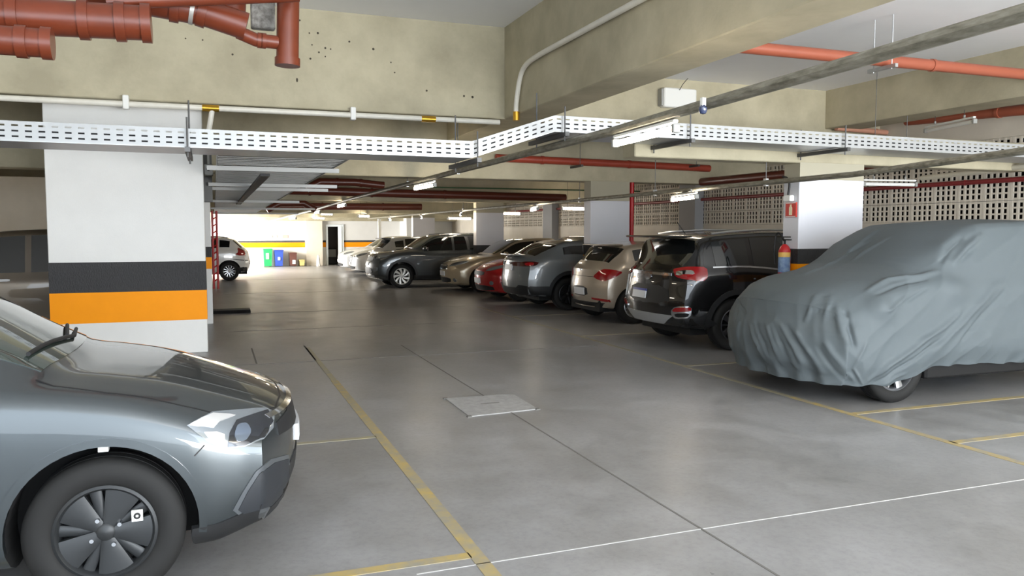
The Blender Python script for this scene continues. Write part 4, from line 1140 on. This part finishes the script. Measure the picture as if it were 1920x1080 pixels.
V.patch([(1262, 581), (1268, 577), (1296, 576), (1295, 584), (1264, 585)], 'px', 'reflector', REDLAMP, .018, .02, 1, 4, mirror=True)
V.patch([(1265, 588), (1292, 587), (1290, 594), (1269, 595)], 'px', 'exhaust_recess', WELL, .018, .02, 1, 4, mirror=True)
V.patch([(-.62, .475), (.62, .475), (.40, .345), (-.40, .345)], 'rear', 'skid_plate', mat('silver_skid_plate', (176, 178, 180), .4, .4), .012, .02, 0, .06)
V.patch([(-.55, .62), (.55, .62), (.48, .86), (-.48, .86)], 'rear', 'plate_recess', PLAST, .004, .02, 1, .06)
pl = V.patch([(-.02, .665), (.38, .665), (.38, .795), (-.02, .795)], 'rear', 'number_plate', PLATE, .02, .02, 0, .06)
V.patch([(-.02, .765), (.38, .765), (.38, .795), (-.02, .795)], 'rear', 'plate_band', PLATEB, .023, .01, 0, .06, parent=pl)
V.patch([(-.52, 1.00), (.52, 1.00), (.52, 1.035), (-.52, 1.035)], 'rear', 'tailgate_bar', CHROME, .008, .01, 0, .06)
bd = V.patch([(-.09 + .09 * math.cos(a) + .09, .97 + .045 * math.sin(a)) for a in np.linspace(0, 2 * PI, 20)[:-1]], 'rear', 'badge', CHROME, .012, .01, 0, .03)
V.patch([(-.88, .30), (-.2, .30), (-.2, .35), (-.88, .50)], 'rear', 'lower_cladding', PLAST, .006, .02, 0, .06, mirror=True)
V.side_glass(1.35, 3.98, -.02, .05, 'chrome_strip', CHROME, .007)
for x in (SPV['wb'] / 2, -SPV['wb'] / 2): arch_lip(V, x, .40, .47, PLAST, 'arch_trim', off=.014)
V.patch([(-1.0, .27), (1.0, .27), (1.0, .40), (-1.0, .40)], 'right', 'sill_cladding', PLAST, .010, .02, 0, .1, mirror=True)
for sd in (-1, 1):
    V.put(MB().tube([V.c.surf_pt(d, IRAIL + 1.0, sd) + Vector((0, 0, .035)) for d in (2.1, 2.5, 3.0, 3.5, 3.85)], .016, 8), 'roof_rail', ALLOY)
V.put(MB().box(-2.02 - .22 + .05, -2.02 + .22, -.58, .58, 1.510, 1.54, bev=.012), 'roof_spoiler', BLK_P)
V.put(MB().tube([(-1.55, 0, 1.56), (-1.68, 0, 1.72)], .006, 6), 'antenna', CABLE)
handles(V, (.0, -.95), .96, BLK_P); mirror_part(V, V.c.xf - 1.55, 1.10, BLK_P)
for x in (.45, -.42): V.seam([(x, .42), (x + .01, .8), (x, 1.03)], 'right', .006)

# ---- champagne hatchback (faces +X)
SPH = spec(4.0, 1.72, 1.42, 2.53, .80, .305,
           hood=[(0, .76), (.1, .82), (.5, .91), (.85, .96)], cowl=(1.10, .99), roof_f=(1.98, 1.365),
           rear=[(3.0, 1.41), (3.45, 1.355), (3.55, 1.32), (3.86, 1.07), (3.94, 1.01), (4.0, .93)],
           belt=[(0, .68), (.5, .83), (1.1, .92), (2.2, .96), (3.2, 1.05), (3.7, 1.04), (4.0, .86)], bowr=.24, gc=.20)
CHAMP = paint('champagne', (186, 174, 158), .45, .3)
HX = 6.10
Hb = Build('hatchback_car', SPH, (HX + (4.0 - SPH['fo'] - SPH['wb'] / 2), 12.95, 0), 0, CHAMP, 'champagne hatchback parked tail-out between the black SUV and grey coupe', n=72,
           wheels=wheelset(.305, .19, .195, 'ten', ALLOY))
std(Hb, ws=(1.16, 1.95), rw=(3.56, 3.85), sg=((1.35, 2.2), (2.27, 3.02), (3.08, 3.42, dict(f0=.15, f1=.75))))
Hb.patch([(1112, 518), (1128, 505), (1150, 506), (1169, 510), (1154, 520), (1133, 528), (1120, 524)], 'px', 'tail_lamp', REDLAMP, .012, .03, 1, 5, mirror=True, label='red tail lamp')
Hb.patch([(-.30, .46), (.30, .46), (.27, .63), (-.27, .63)], 'rear', 'plate_recess', PLAST, .003, .02, 1, .05)
Hb.patch([(-.20, .48), (.20, .48), (.20, .60), (-.20, .60)], 'rear', 'number_plate', PLATE, .018, .02, 0, .08)
Hb.patch([(-.76, .385), (-.40, .415), (-.40, .445), (-.76, .43)], 'rear', 'reflector', REDLAMP, .010, .02, 0, .05, mirror=True)
Hb.patch([(-.60, .26), (.60, .26), (.66, .36), (-.66, .36)], 'rear', 'lower_cladding', PLAST, .004, .02, 0, .06)
Hb.patch([(-.50, .80), (.50, .80), (.50, .808), (-.50, .808)], 'rear', 'tailgate_gap', CABLE, .002, .01, 0, .06)
Hb.patch([(-.05 + .04, .90), (.05 - .0, .90), (.05, .93), (-.01, .93)], 'rear', 'badge', CHROME, .010, .01, 1, .03)
Hb.put(MB().box(-1.47 - .16, -1.47 + .14, -.52, .52, 1.34, 1.365, bev=.01), 'roof_spoiler', CHAMP)
handles(Hb, (.05, -.75), .88, CHAMP); mirror_part(Hb, Hb.c.xf - 1.45, 1.0, CHAMP)
for x in (.42, -.42): Hb.seam([(x, .35), (x + .02, .7), (x, .93)], 'right', .006)

# ---- grey coupe SUV (faces +X)
SPF = spec(4.43, 1.77, 1.49, 2.53, .88, .33,
           hood=[(0, .84), (.1, .90), (.5, .98), (.9, 1.03)], cowl=(1.15, 1.06), roof_f=(2.0, 1.44),
           rear=[(2.9, 1.48), (3.45, 1.39), (3.65, 1.34), (4.20, 1.12), (4.30, 1.10), (4.38, 1.08), (4.43, 1.0)],
           belt=[(0, .76), (.5, .90), (1.2, .99), (2.4, 1.01), (3.3, 1.10), (3.9, 1.08), (4.43, .95)], gc=.24, bowr=.22)
GREYF = paint('slate_grey', (112, 116, 118), .25, .34)
Fb = Build('coupe_car', SPF, (5.66 + (4.43 - SPF['fo'] - SPF['wb'] / 2), 15.5, 0), 0, GREYF, 'slate grey coupe SUV parked tail-out right of the red car', n=72, arch=.06,
           wheels=wheelset(.33, .21, .215, 'five', mat('black_alloy', (34, 34, 36), .4, .5)))
std(Fb, ws=(1.2, 1.96), rw=(3.66, 4.18), sg=((1.4, 2.3), (2.37, 3.05), (3.10, 3.55, dict(f0=.15, f1=.70))))
Fb.patch([(934, 492), (960, 491), (1012, 491), (1005, 499), (985, 500), (960, 498)], 'px', 'tail_lamp', mat('dark_red_lamp', (70, 12, 16), .12, coat=1), .012, .02, 1, 4, mirror=True, label='slim dark tail lamp')
Fb.patch([(984, 493), (1002, 493), (1000, 498), (986, 498)], 'px', 'lamp_core', REDLAMP, .018, .02, 1, 3, mirror=True)
Fb.patch([(-.20, .80), (.20, .80), (.20, .92), (-.20, .92)], 'rear', 'number_plate', PLATE, .018, .02, 0, .08)
Fb.patch([(-.84, .32), (.84, .32), (.86, .50), (.50, .52), (.40, .46), (-.40, .46), (-.50, .52), (-.86, .50)], 'rear', 'lower_cladding', PLAST, .008, .02, 0, .06)
for x in (SPF['wb'] / 2, -SPF['wb'] / 2): arch_lip(Fb, x, .388, .46, PLAST, 'arch_trim', off=.012)
Fb.patch([(-.95, .25), (.95, .25), (.95, .38), (-.95, .38)], 'right', 'sill_cladding', PLAST, .010, .02, 0, .1, mirror=True)
Fb.patch([(-1.98, .30), (-1.7, .28), (-1.7, .50), (-2.05, .50)], 'right', 'corner_cladding', PLAST, .009, .02, 0, .06, mirror=True)
Fb.put(MB().box(-2.13 - .1, -2.13 + .06, -.55, .55, 1.105, 1.125, bev=.008), 'tail_spoiler', GREYF)
handles(Fb, (.0, -.85), .94, GREYF); mirror_part(Fb, Fb.c.xf - 1.5, 1.08, GREYF)

# ---- beige sedan, nose to the aisle (faces -X)
SPB = spec(4.45, 1.70, 1.42, 2.60, .86, .31,
           hood=[(0, .70), (.08, .76), (.35, .86), (.8, .95)], cowl=(1.12, .98), roof_f=(1.95, 1.37),
           rear=[(3.1, 1.36), (3.8, 1.08), (4.3, 1.03), (4.45, .97)],
           belt=[(0, .62), (.4, .78), (1.1, .92), (2.2, .94), (3.4, 1.0), (4.2, .96), (4.45, .88)], bowf=.32, gc=.17)
BEIGE = paint('sand_beige', (192, 176, 148), .4, .3)
NB = 5.70
Bb = Build('sedan_car', SPB, (NB + Car(SPB).xf, 20.66, 0), PI, BEIGE, 'sand beige sedan facing the aisle beside the dark SUV', n=72,
           wheels=wheelset(.31, .19, .195, 'ten', ALLOY))
std(Bb, ws=(1.18, 1.92), rw=(3.2, 3.75), sg=((1.36, 2.35), (2.42, 3.2)))
Bb.patch([(.40, .66), (.60, .70), (.72, .80), (.62, .82), (.42, .76)], 'front', 'headlamp', LENS, .010, .02, 1, .04, mirror=True)
Bb.patch([(.42, .70), (.56, .72), (.60, .79), (.46, .76)], 'front', 'lamp_core', PLAST, .014, .02, 1, .04, mirror=True)
Bb.patch([(-.30, .60), (.30, .60), (.34, .72), (-.34, .72)], 'front', 'grille', PLAST, .008, .02, 1, .05)
Bb.patch([(-.30, .595), (.30, .595), (.30, .615), (-.30, .615)], 'front', 'grille_chrome', CHROME, .014, .01, 0, .05)
Bb.patch([(-.42, .24), (.42, .24), (.48, .38), (-.48, .38)], 'front', 'lower_grille', PLAST, .008, .02, 1, .05)
Bb.patch([(-.20, .42), (.20, .42), (.20, .54), (-.20, .54)], 'front', 'number_plate', PLATE, .02, .02, 0, .08)
Bb.patch([(.60 + .05 * math.cos(a), .32 + .05 * math.sin(a)) for a in np.linspace(0, 2 * PI, 14)[:-1]], 'front', 'fog_lamp', LENS, .012, .02, 0, .03, mirror=True)
handles(Bb, (.1, -.8), .86, BEIGE); mirror_part(Bb, Bb.c.xf - 1.45, .98, BEIGE, sides=(1,))

# ---- red hatchback, nose to the aisle (faces -X)
RED = paint('red', (178, 30, 34), .2, .3)
SPR = spec(3.9, 1.68, 1.42, 2.45, .80, .30,
           hood=[(0, .70), (.08, .77), (.35, .87), (.8, .95)], cowl=(1.05, .98), roof_f=(1.85, 1.36),
           rear=[(2.9, 1.40), (3.4, 1.34), (3.5, 1.30), (3.78, 1.05), (3.85, 1.0), (3.9, .93)],
           belt=[(0, .63), (.4, .80), (1.1, .91), (2.2, .94), (3.2, 1.0), (3.9, .85)], bowf=.34, gc=.18)
Rb = Build('hatchback_car', SPR, (5.72 + Car(SPR).xf, 17.70, 0), PI, RED, 'red hatchback facing the aisle, mostly hidden behind the grey coupe', n=56,
           wheels=wheelset(.30, .19, .19, 'ten', ALLOY))
std(Rb, ws=(1.12, 1.82), rw=(3.51, 3.77), sg=((1.3, 2.1), (2.17, 2.95)))
Rb.patch([(.38, .68), (.56, .70), (.72, .80), (.62, .83), (.42, .77)], 'front', 'headlamp', LENS, .010, .02, 1, .04, mirror=True)
Rb.patch([(-.34, .58), (.34, .58), (.36, .68), (-.36, .68)], 'front', 'grille', PLAST, .008, .02, 1, .05)
Rb.patch([(-.62, .24), (.62, .24), (.60, .36), (-.60, .36)], 'front', 'lower_grille', PLAST, .008, .02, 1, .05)
Rb.patch([(-.20, .40), (.20, .40), (.20, .52), (-.20, .52)], 'front', 'number_plate', PLATE, .02, .02, 0, .08)
Rb.patch([(.58 + .05 * math.cos(a), .42 + .05 * math.sin(a)) for a in np.linspace(0, 2 * PI, 14)[:-1]], 'front', 'fog_lamp', LENS, .012, .02, 0, .03, mirror=True)

# ---- dark SUV, nose to the aisle (faces -X)
SPT = spec(4.20, 1.78, 1.52, 2.65, .83, .335,
           hood=[(0, .88), (.08, .95), (.4, 1.01), (.85, 1.05)], cowl=(1.12, 1.09), roof_f=(1.85, 1.47),
           rear=[(3.2, 1.51), (3.7, 1.45), (3.8, 1.41), (4.1, 1.08), (4.16, 1.04), (4.20, 1.0)],
           belt=[(0, .82), (.4, .94), (1.1, 1.02), (2.4, 1.03), (3.5, 1.07), (4.2, .95)], gc=.23, tumble=.30, bowf=.22)
DKG = paint('dark_slate', (58, 62, 64), .35, .32)
Tb = Build('suv_car', SPT, (4.08 + Car(SPT).xf, 22.86, 0), PI, DKG, 'dark slate compact SUV with white turbine wheels facing the aisle', n=80, arch=.06,
           wheels=wheelset(.335, .21, .235, 'swirl', mat('white_machined_alloy', (232, 232, 230), .3, .3)))
Tb.top_glass(1.18, 1.83, 'windscreen', GLASSC); Tb.top_glass(3.83, 4.08, 'rear_window')
Tb.side_glass(1.36, 2.28); Tb.side_glass(2.36, 3.15); Tb.side_glass(3.22, 3.65, .1, .8)
Tb.patch([(.44, .80), (.60, .80), (.80, .86), (.82, .94), (.62, .93), (.46, .90)], 'front', 'headlamp', LENS, .010, .02, 1, .04, mirror=True)
Tb.patch([(.50, .83), (.58, .83), (.58, .90), (.50, .89)], 'front', 'lamp_core', mat('dark_lens', (40, 44, 50), .1, coat=1), .014, .02, 2, .03, mirror=True)
Tb.patch([(-.42, .74), (.42, .74), (.44, .88), (-.44, .88)], 'front', 'grille', PLAST, .008, .02, 1, .05)
Tb.patch([(-.44, .875), (.44, .875), (.44, .89), (-.44, .89)], 'front', 'grille_chrome', CHROME, .014, .01, 0, .05)
Tb.patch([(-.50, .40), (.50, .40), (.44, .58), (-.44, .58)], 'front', 'lower_grille', PLAST, .008, .02, 1, .05)
Tb.patch([(-.55, .30), (.55, .30), (.60, .36), (-.60, .36)], 'front', 'skid_plate', ALLOY, .012, .02, 0, .05)
Tb.patch([(.58, .46), (.76, .48), (.76, .60), (.60, .60)], 'front', 'fog_lamp', LENS, .010, .02, 1, .04, mirror=True)
Tb.patch([(-.20, .62), (.20, .62), (.20, .73), (-.20, .73)], 'front', 'number_plate', PLATE, .02, .02, 0, .08)
for x in (SPT['wb'] / 2, -SPT['wb'] / 2): arch_lip(Tb, x, .393, .455, PLAST, 'arch_trim', off=.012)
Tb.patch([(-.98, .23), (.98, .23), (.98, .36), (-.98, .36)], 'right', 'sill_cladding', PLAST, .010, .02, 0, .1, mirror=True)
for sd in (-1, 1):
    Tb.put(MB().tube([Tb.c.surf_pt(d, IRAIL + 1.0, sd) + Vector((0, 0, .03)) for d in (1.95, 2.4, 2.9, 3.4, 3.6)], .015, 8), 'roof_rail', ALLOY)
handles(Tb, (.1, -.75), .95, DKG); mirror_part(Tb, Tb.c.xf - 1.45, 1.10, DKG)
for x in (.55, -.35): Tb.seam([(x, .38), (x + .01, .7), (x, 1.0)], 'right', .006)

# ---- silver white hatchback, tail to the aisle
WHT = paint('white', (226, 226, 224), .0, .3); SILV = paint('silver', (190, 190, 188), .5, .3)
Wb = Build('hatchback_car', dict(SPH), (4.75 + (4.0 - SPH['fo'] - SPH['wb'] / 2), 26.0, 0), 0, SILV, 'pale silver hatchback tail-out behind the dark slate SUV', n=56,
           wheels=wheelset(.305, .19, .195, 'ten', ALLOY))
std(Wb, ws=(1.16, 1.95), rw=(3.56, 3.85), sg=((1.35, 2.2), (2.27, 3.02), (3.08, 3.42, dict(f0=.15, f1=.75))))
Wb.patch([(-.84, .78), (-.50, .80), (-.48, .93), (-.80, .95)], 'rear', 'tail_lamp', REDLAMP, .012, .03, 1, .05, mirror=True)
Wb.patch([(-.2, .50), (.2, .50), (.2, .62), (-.2, .62)], 'rear', 'number_plate', PLATE, .018, .02, 0, .08)
Wb.put(MB().box(-1.47 - .18, -1.47 + .12, -.55, .55, 1.34, 1.37, bev=.01), 'roof_spoiler', PLAST)
# ---- two white cars, nose to the aisle
for nx, yc, nm, l in ((4.55, 28.9, 'hatchback_car', 'white car with black grille facing the aisle near the far end'), (4.55, 31.7, 'sedan_car', 'white rounded car, farthest of the right row')):
    sp = dict(SPB) if nm == 'sedan_car' else dict(SPB)
    o = Build(nm, sp, (nx + Car(sp).xf, yc, 0), PI, WHT, l, n=48, wheels=wheelset(.31, .19, .195, 'ten', ALLOY))
    std(o, GLASSC, ws=(1.18, 1.92), rw=(3.2, 3.75), sg=((1.36, 2.35), (2.42, 3.2)))
    o.patch([(.40, .66), (.60, .70), (.72, .80), (.62, .82), (.42, .76)], 'front', 'headlamp', LENS, .010, .02, 1, .04, mirror=True)
    if yc < 30:
        o.patch([(-.34, .50), (.34, .50), (.36, .72), (-.36, .72)], 'front', 'grille', PLAST, .008, .02, 1, .05)
        for k in (-1, 1): o.patch([(k * .2 - .03, .52), (k * .2 + .03, .52), (k * .2 + .03, .70), (k * .2 - .03, .70)], 'front', 'grille_bar', CHROME, .016, .01, 0, .05)
    o.patch([(-.42, .24), (.42, .24), (.48, .36), (-.48, .36)], 'front', 'lower_grille', PLAST, .008, .02, 1, .05)
    o.patch([(-.20, .40), (.20, .40), (.20, .50), (-.20, .50)], 'front', 'number_plate', PLATE, .02, .02, 0, .08)
    mirror_part(o, o.c.xf - 1.45, .98, WHT)
# ---- white hatchback on the left, tail to the aisle (faces -X)
Lb = Build('hatchback_car', dict(SPH), (1.12 - (4.0 - SPH['fo'] - SPH['wb'] / 2), 28.05, 0), PI, WHT, 'white hatchback parked tail-out on the left side of the aisle', n=64,
           wheels=wheelset(.305, .19, .20, 'double', ALLOY))
std(Lb, ws=(1.16, 1.95), rw=(3.56, 3.85), sg=((1.35, 2.2), (2.27, 3.02), (3.08, 3.46, dict(f0=.12, f1=.80))))
Lb.patch([(-.85, .80), (-.66, .82), (-.60, 1.00), (-.76, 1.06)], 'rear', 'tail_lamp', REDLAMP, .012, .03, 1, .05, mirror=True)
Lb.patch([(-.82, .30), (-.5, .28), (-.55, .42), (-.82, .44)], 'rear', 'corner_vent', PLAST, .008, .02, 1, .05, mirror=True)
Lb.patch([(-.2, .50), (.2, .50), (.2, .62), (-.2, .62)], 'rear', 'number_plate', PLATE, .018, .02, 0, .08)
Lb.patch([(-1.86, .62), (-1.3, .70), (-1.3, .715), (-1.86, .65)], 'right', 'side_crease', PLAST, .003, .01, 0, .05, mirror=True)
Lb.put(MB().tube([(-.9, 0, 1.45), (-1.12, 0, 1.66)], .008, 6), 'antenna', CABLE)
handles(Lb, (.05, -.75), .88, WHT)
for sd in (-1, 1): Lb.put(MB().tube([Lb.c.surf_pt(d, IRAIL + 1.0, sd) + Vector((0, 0, .03)) for d in (2.0, 2.5, 3.0, 3.4)], .014, 8), 'roof_rail', PLAST)
# ---- bronze SUV behind the near pillar (faces -X)
BRZ = paint('bronze', (92, 82, 70), .5, .3)
SPZ = dict(SPT); SPZ['top'] = [(d_, z_ + .12 * sstep(1.0, 1.9, d_)) for d_, z_ in SPT['top']]
Zb = Build('suv_car', SPZ, (-.45 - (4.2 - SPT['fo'] - SPT['wb'] / 2), 12.95, 0), PI, BRZ, 'bronze SUV mostly hidden behind the broad left pillar', n=64, arch=.06,
           wheels=wheelset(.335, .21, .225, 'five', ALLOY))
Zb.top_glass(1.18, 1.83, 'windscreen'); Zb.top_glass(3.83, 4.08, 'rear_window')
Zb.side_glass(1.36, 2.28); Zb.side_glass(2.36, 3.15); Zb.side_glass(3.22, 3.65, .1, .8)
Zb.patch([(-.84, .86), (-.56, .88), (-.54, 1.0), (-.80, 1.0)], 'rear', 'tail_lamp', REDLAMP, .012, .03, 1, .05, mirror=True)
handles(Zb, (.1, -.75), .95, CHROME); mirror_part(Zb, Zb.c.xf - 1.45, 1.10, BRZ)

# ================================================================== the covered car
SPC = spec(4.3, 1.84, 1.70, 2.6, .90, .335,
           hood=[(0, .90), (.08, .99), (.35, 1.09), (.8, 1.17)], cowl=(1.12, 1.25), roof_f=(2.0, 1.66),
           rear=[(3.4, 1.68), (3.95, 1.58), (4.2, 1.25), (4.3, 1.15)],
           belt=[(0, .80), (.3, .93), (.9, 1.06), (1.3, 1.12), (2.4, 1.14), (3.5, 1.16), (4.3, 1.05)], bowf=.30, tumble=.30, gc=.2)
CC = Car(SPC); NXC, YC = 5.02, 6.50
cv = thing('covered_car', (NXC + CC.xf, YC, 0), 'car hidden under a wrinkled grey fabric cover at the right', 'car', rotz=PI)
MC = Matrix.Translation(Vector((NXC + CC.xf, YC, 0))) @ Matrix.Rotation(PI, 4, 'Z')
COVER = mat('grey_fabric_cover', (88, 96, 100), .62, 0.0, bump=.05, bscale=300, spec=.35)
# fold lines seen on the fabric: picture points, half width, height (metres)
FOLDS = [
    ([(1647, 430), (1606, 460), (1553, 496), (1500, 515)], .030, .022), ([(1640, 448), (1580, 478), (1530, 505)], .022, -.016),
    ([(1668, 445), (1615, 475), (1560, 506)], .020, .014),
    ([(1807, 442), (1780, 464), (1764, 492)], .030, -.030), ([(1842, 438), (1811, 464), (1786, 495)], .030, .030), ([(1830, 460), (1800, 490)], .016, -.012),
    ([(1624, 549), (1664, 524), (1709, 520), (1760, 508)], .030, .022), ([(1640, 556), (1680, 534), (1740, 522)], .022, -.014),
    ([(1584, 582), (1594, 620), (1602, 652)], .022, -.030), ([(1568, 575), (1576, 612), (1590, 648)], .024, .020),
    ([(1700, 556), (1668, 580), (1655, 586)], .016, .016), ([(1740, 540), (1700, 566)], .016, -.012),
    ([(1405, 605), (1422, 650), (1436, 680)], .020, .018), ([(1418, 600), (1434, 645), (1450, 684)], .016, -.016),
    ([(1438, 608), (1452, 650), (1470, 690)], .018, .020), ([(1450, 604), (1466, 646), (1486, 690)], .014, -.016),
    ([(1462, 606), (1486, 648), (1506, 684)], .018, .020), ([(1476, 610), (1502, 654), (1524, 694)], .015, -.016),
    ([(1490, 618), (1520, 664), (1546, 700)], .018, .018), ([(1545, 640), (1575, 680), (1602, 716)], .022, .020), ([(1530, 645), (1562, 690), (1588, 720)], .016, -.016),
    ([(1758, 620), (1709, 655), (1664, 686), (1626, 718)], .026, .026), ([(1770, 632), (1720, 668), (1672, 700), (1640, 722)], .020, -.020),
    ([(1800, 585), (1766, 614), (1716, 644)], .022, .018), ([(1873, 530), (1830, 575), (1786, 622), (1750, 662)], .035, .026), ([(1885, 545), (1842, 592), (1800, 640)], .026, -.018),
    ([(1531, 552), (1518, 584), (1509, 604)], .018, .016), ([(1562, 552), (1549, 584), (1545, 604)], .016, .014), ([(1546, 552), (1534, 588)], .014, -.014),
    ([(1700, 700), (1680, 708), (1650, 722)], .016, .012), ([(1372, 565), (1388, 600), (1384, 640)], .022, .024), ([(1384, 560), (1400, 590)], .016, -.016),
    ([(1480, 655), (1492, 690)], .012, .012), ([(1600, 690), (1618, 722)], .014, .014), ([(1560, 655), (1592, 700)], .012, -.012), ([(1625, 640), (1600, 690)], .018, .012),
]
def upsample(A, k, axis):
    A = np.moveaxis(A, axis, 0); n = len(A)
    P = np.concatenate([2 * A[:1] - A[1:2], A, 2 * A[-1:] - A[-2:-1]]); out = []
    for i in range(n - 1):
        p0, p1, p2, p3 = P[i], P[i + 1], P[i + 2], P[i + 3]
        for q in range(k):
            t = q / k
            out.append(.5 * (2 * p1 + (p2 - p0) * t + (2 * p0 - 5 * p1 + 4 * p2 - p3) * t * t + (3 * p1 - p0 - 3 * p2 + p3) * t ** 3))
    out.append(A[-1]); return np.moveaxis(np.array(out), 0, axis)
def cover_mesh():
    ns = 120; rows = []; W2 = SPC['W'] / 2
    ds = [4.3 * (.55 * t + .45 * (.5 - .5 * math.cos(PI * t))) for t in [i / ns for i in range(ns + 1)]]
    def hem(d): return .19 + .135 * sstep(.62, 1.25, d) - .02 * sstep(1.6, 2.4, d) + .02 * sstep(3.0, 4.2, d)
    def outline(d):
        w, ze, zt = CC.w(d), CC.belt(d), CC.top(d); h = max(zt - ze, .01); g = sstep(.12, .35, h); wb = w * .955
        rail = Vector((wb * .80, ze + h * .7)).lerp(Vector((wb - .30 * h - .03, zt - .05)), g); hm = hem(d); w_ = w + .03
        return [(w_ - .05, hm), (w_ + .01, hm + .16), (w_ + .012, .66), (w_ - .005, ze - .10), (wb + .025, ze + .02), (rail.x + .02, rail.y + .01), (rail.x * .72, zt + .006), (0, zt + .02)]
    cnt = [5, 9, 7, 4, 9, 3, 8]
    for d in ds:
        P = [Vector(p) for p in outline(d)]; Q = [P[0] * 2 - P[1]] + P + [Vector((-P[-2].x, P[-2].y))]; hp = []
        for i in range(1, len(Q) - 2):
            for k in range(cnt[i - 1]):
                t = k / cnt[i - 1]; p0, p1, p2, p3 = Q[i - 1:i + 3]; m1, m2 = (p2 - p0) * .5, (p3 - p1) * .5; lim = (p2 - p1).length
                if m1.length > lim: m1 *= lim / m1.length
                if m2.length > lim: m2 *= lim / m2.length
                hp.append(p1 * (2 * t ** 3 - 3 * t * t + 1) + m1 * (t ** 3 - 2 * t * t + t) + p2 * (-2 * t ** 3 + 3 * t * t) + m2 * (t ** 3 - t * t))
        hp.append(P[-1])
        rows.append([CC.pos(d, -p.x, p.y) for p in hp] + [CC.pos(d, p.x, p.y) for p in hp[::-1][1:]])
    def cap(row, d, k=14): return [[CC.pos(d, p.y * (1 - q / k), p.z) for p in row] for q in range(1, k + 1)]
    rows = cap(rows[0], 0.0)[::-1] + rows + cap(rows[-1], 4.3)
    A = np.array([[tuple(p) for p in r] for r in rows])
    A = upsample(upsample(A, 3, 0), 3, 1)
    n, m = A.shape[:2]
    F = np.arange(n * m).reshape(n, m)
    F = np.stack([F[:-1, :-1], F[:-1, 1:], F[1:, 1:], F[1:, :-1]], -1).reshape(-1, 4).tolist()
    V = A.reshape(-1, 3)
    bvh = BVHTree.FromPolygons([Vector(v) for v in V.tolist()], F)
    gu = np.gradient(A, axis=0); gv = np.gradient(A, axis=1); N = np.cross(gv, gu)
    ln = np.linalg.norm(N, axis=2, keepdims=True); N = np.where(ln > 1e-9, N / np.maximum(ln, 1e-9), 0).reshape(-1, 3)
    ctr = np.array([0, 0, .8]); sg = np.sign(((V - ctr) * N).sum(1)); 
    if (sg < 0).mean() > .5: N = -N
    D = np.zeros(len(V)); Mi = MC.inverted(); o = Mi @ CAM; R3 = Mi.to_3x3()
    for pts, wd, h in FOLDS:
        q = []
        for x, y in pts:
            r = bvh.ray_cast(o, (R3 @ ray(x, y)).normalized())
            if r[0] is not None: q.append(np.array(r[0]))
        if len(q) < 2: continue
        best = np.full(len(V), 9.0); par = np.zeros(len(V)); tot = len(q) - 1
        for k in range(tot):
            a, c = q[k], q[k + 1]; ab = c - a; t = np.clip(((V - a) @ ab) / (ab @ ab), 0, 1)
            dd = np.linalg.norm(V - (a + t[:, None] * ab), axis=1); u = dd < best; best = np.where(u, dd, best); par = np.where(u, (k + t) / tot, par)
        D += 1.25 * h * np.exp(-(best / wd) ** 2) * np.sqrt(np.clip(4 * par * (1 - par), 0, 1) + .02)
    disp = []; xn = CC.xf
    for i, (x, y, z) in enumerate(V.tolist()):
        if z < .05: pass
        side = sstep(.55, .85, abs(y) / W2); d = xn - x; low = sstep(1.05, .6, z); ff = sstep(.8, .2, d)
        e = .016 * noise.noise(Vector((x * 1.4, y * 1.7, z * 1.5)))
        t1 = x * .75 + z; t2 = -x * .9 + z * .75
        e += .014 * ((1 - abs(noise.noise(Vector((t1 * 3.4, t2 * 1.0, 1.7 + y * .5))))) ** 4 - .4) * side * (1 - .7 * ff)
        e += .012 * ((1 - abs(noise.noise(Vector((y * 5.5 + z * 2.2, z * 1.1, 3.1))))) ** 4 - .4) * ff * low
        e += .007 * ((1 - abs(noise.noise(Vector((x * 5 + z * 2, y * 5, z * 4.5))))) ** 3 - .4) * (.3 + .7 * low)
        hm = sstep(.50, .22, z)
        e += hm * (.016 * math.sin((x * 19 if side > .5 else y * 20) + 4 * noise.noise(Vector((x * 2, y * 2, z)))) - .01)
        for sd in (-1, 1):
            ex, ey, ez = (x - (xn - 1.47)) * .75, (y - sd * W2) * .5, (z - 1.05) * .95
            r2 = ex * ex + ey * ey + ez * ez
            if r2 < .12: e += .05 * math.exp(-r2 / .0125)
            ex, ey, ez = (x - (xn - .62)), (y - sd * W2) * .4, (z - .90)
            r2 = ex * ex + ey * ey + ez * ez
            if r2 < .12: e += .065 * math.exp(-r2 / .011)
        disp.append(e)
    D = D + np.array(disp)
    V = V + N * np.maximum(D, -.03)[:, None]
    b = MB(); b.add([tuple(v) for v in V.tolist()], F); return b
o = cover_mesh().obj('fabric_cover', COVER, cv, smooth=True, angle=180, centre=False); o['label'] = 'wrinkled grey fabric cover'
class _B: pass
cw = _B(); cw.sp = SPC; cw.root = cv
wheelset(.335, .21, .225, 'five', ALLOY, WELL, .06)(cw)
MB().box(-1.85, 1.85, -.62, .62, .22, .6, bev=.05).obj('floor_pan', WELL, cv, centre=False)
for sd in (-1, 1):
    MB().box(-.95, .95, sd * .80 - .06, sd * .80 + .06, .20, .45, bev=.02).obj('sill', WELL, cv, centre=False)
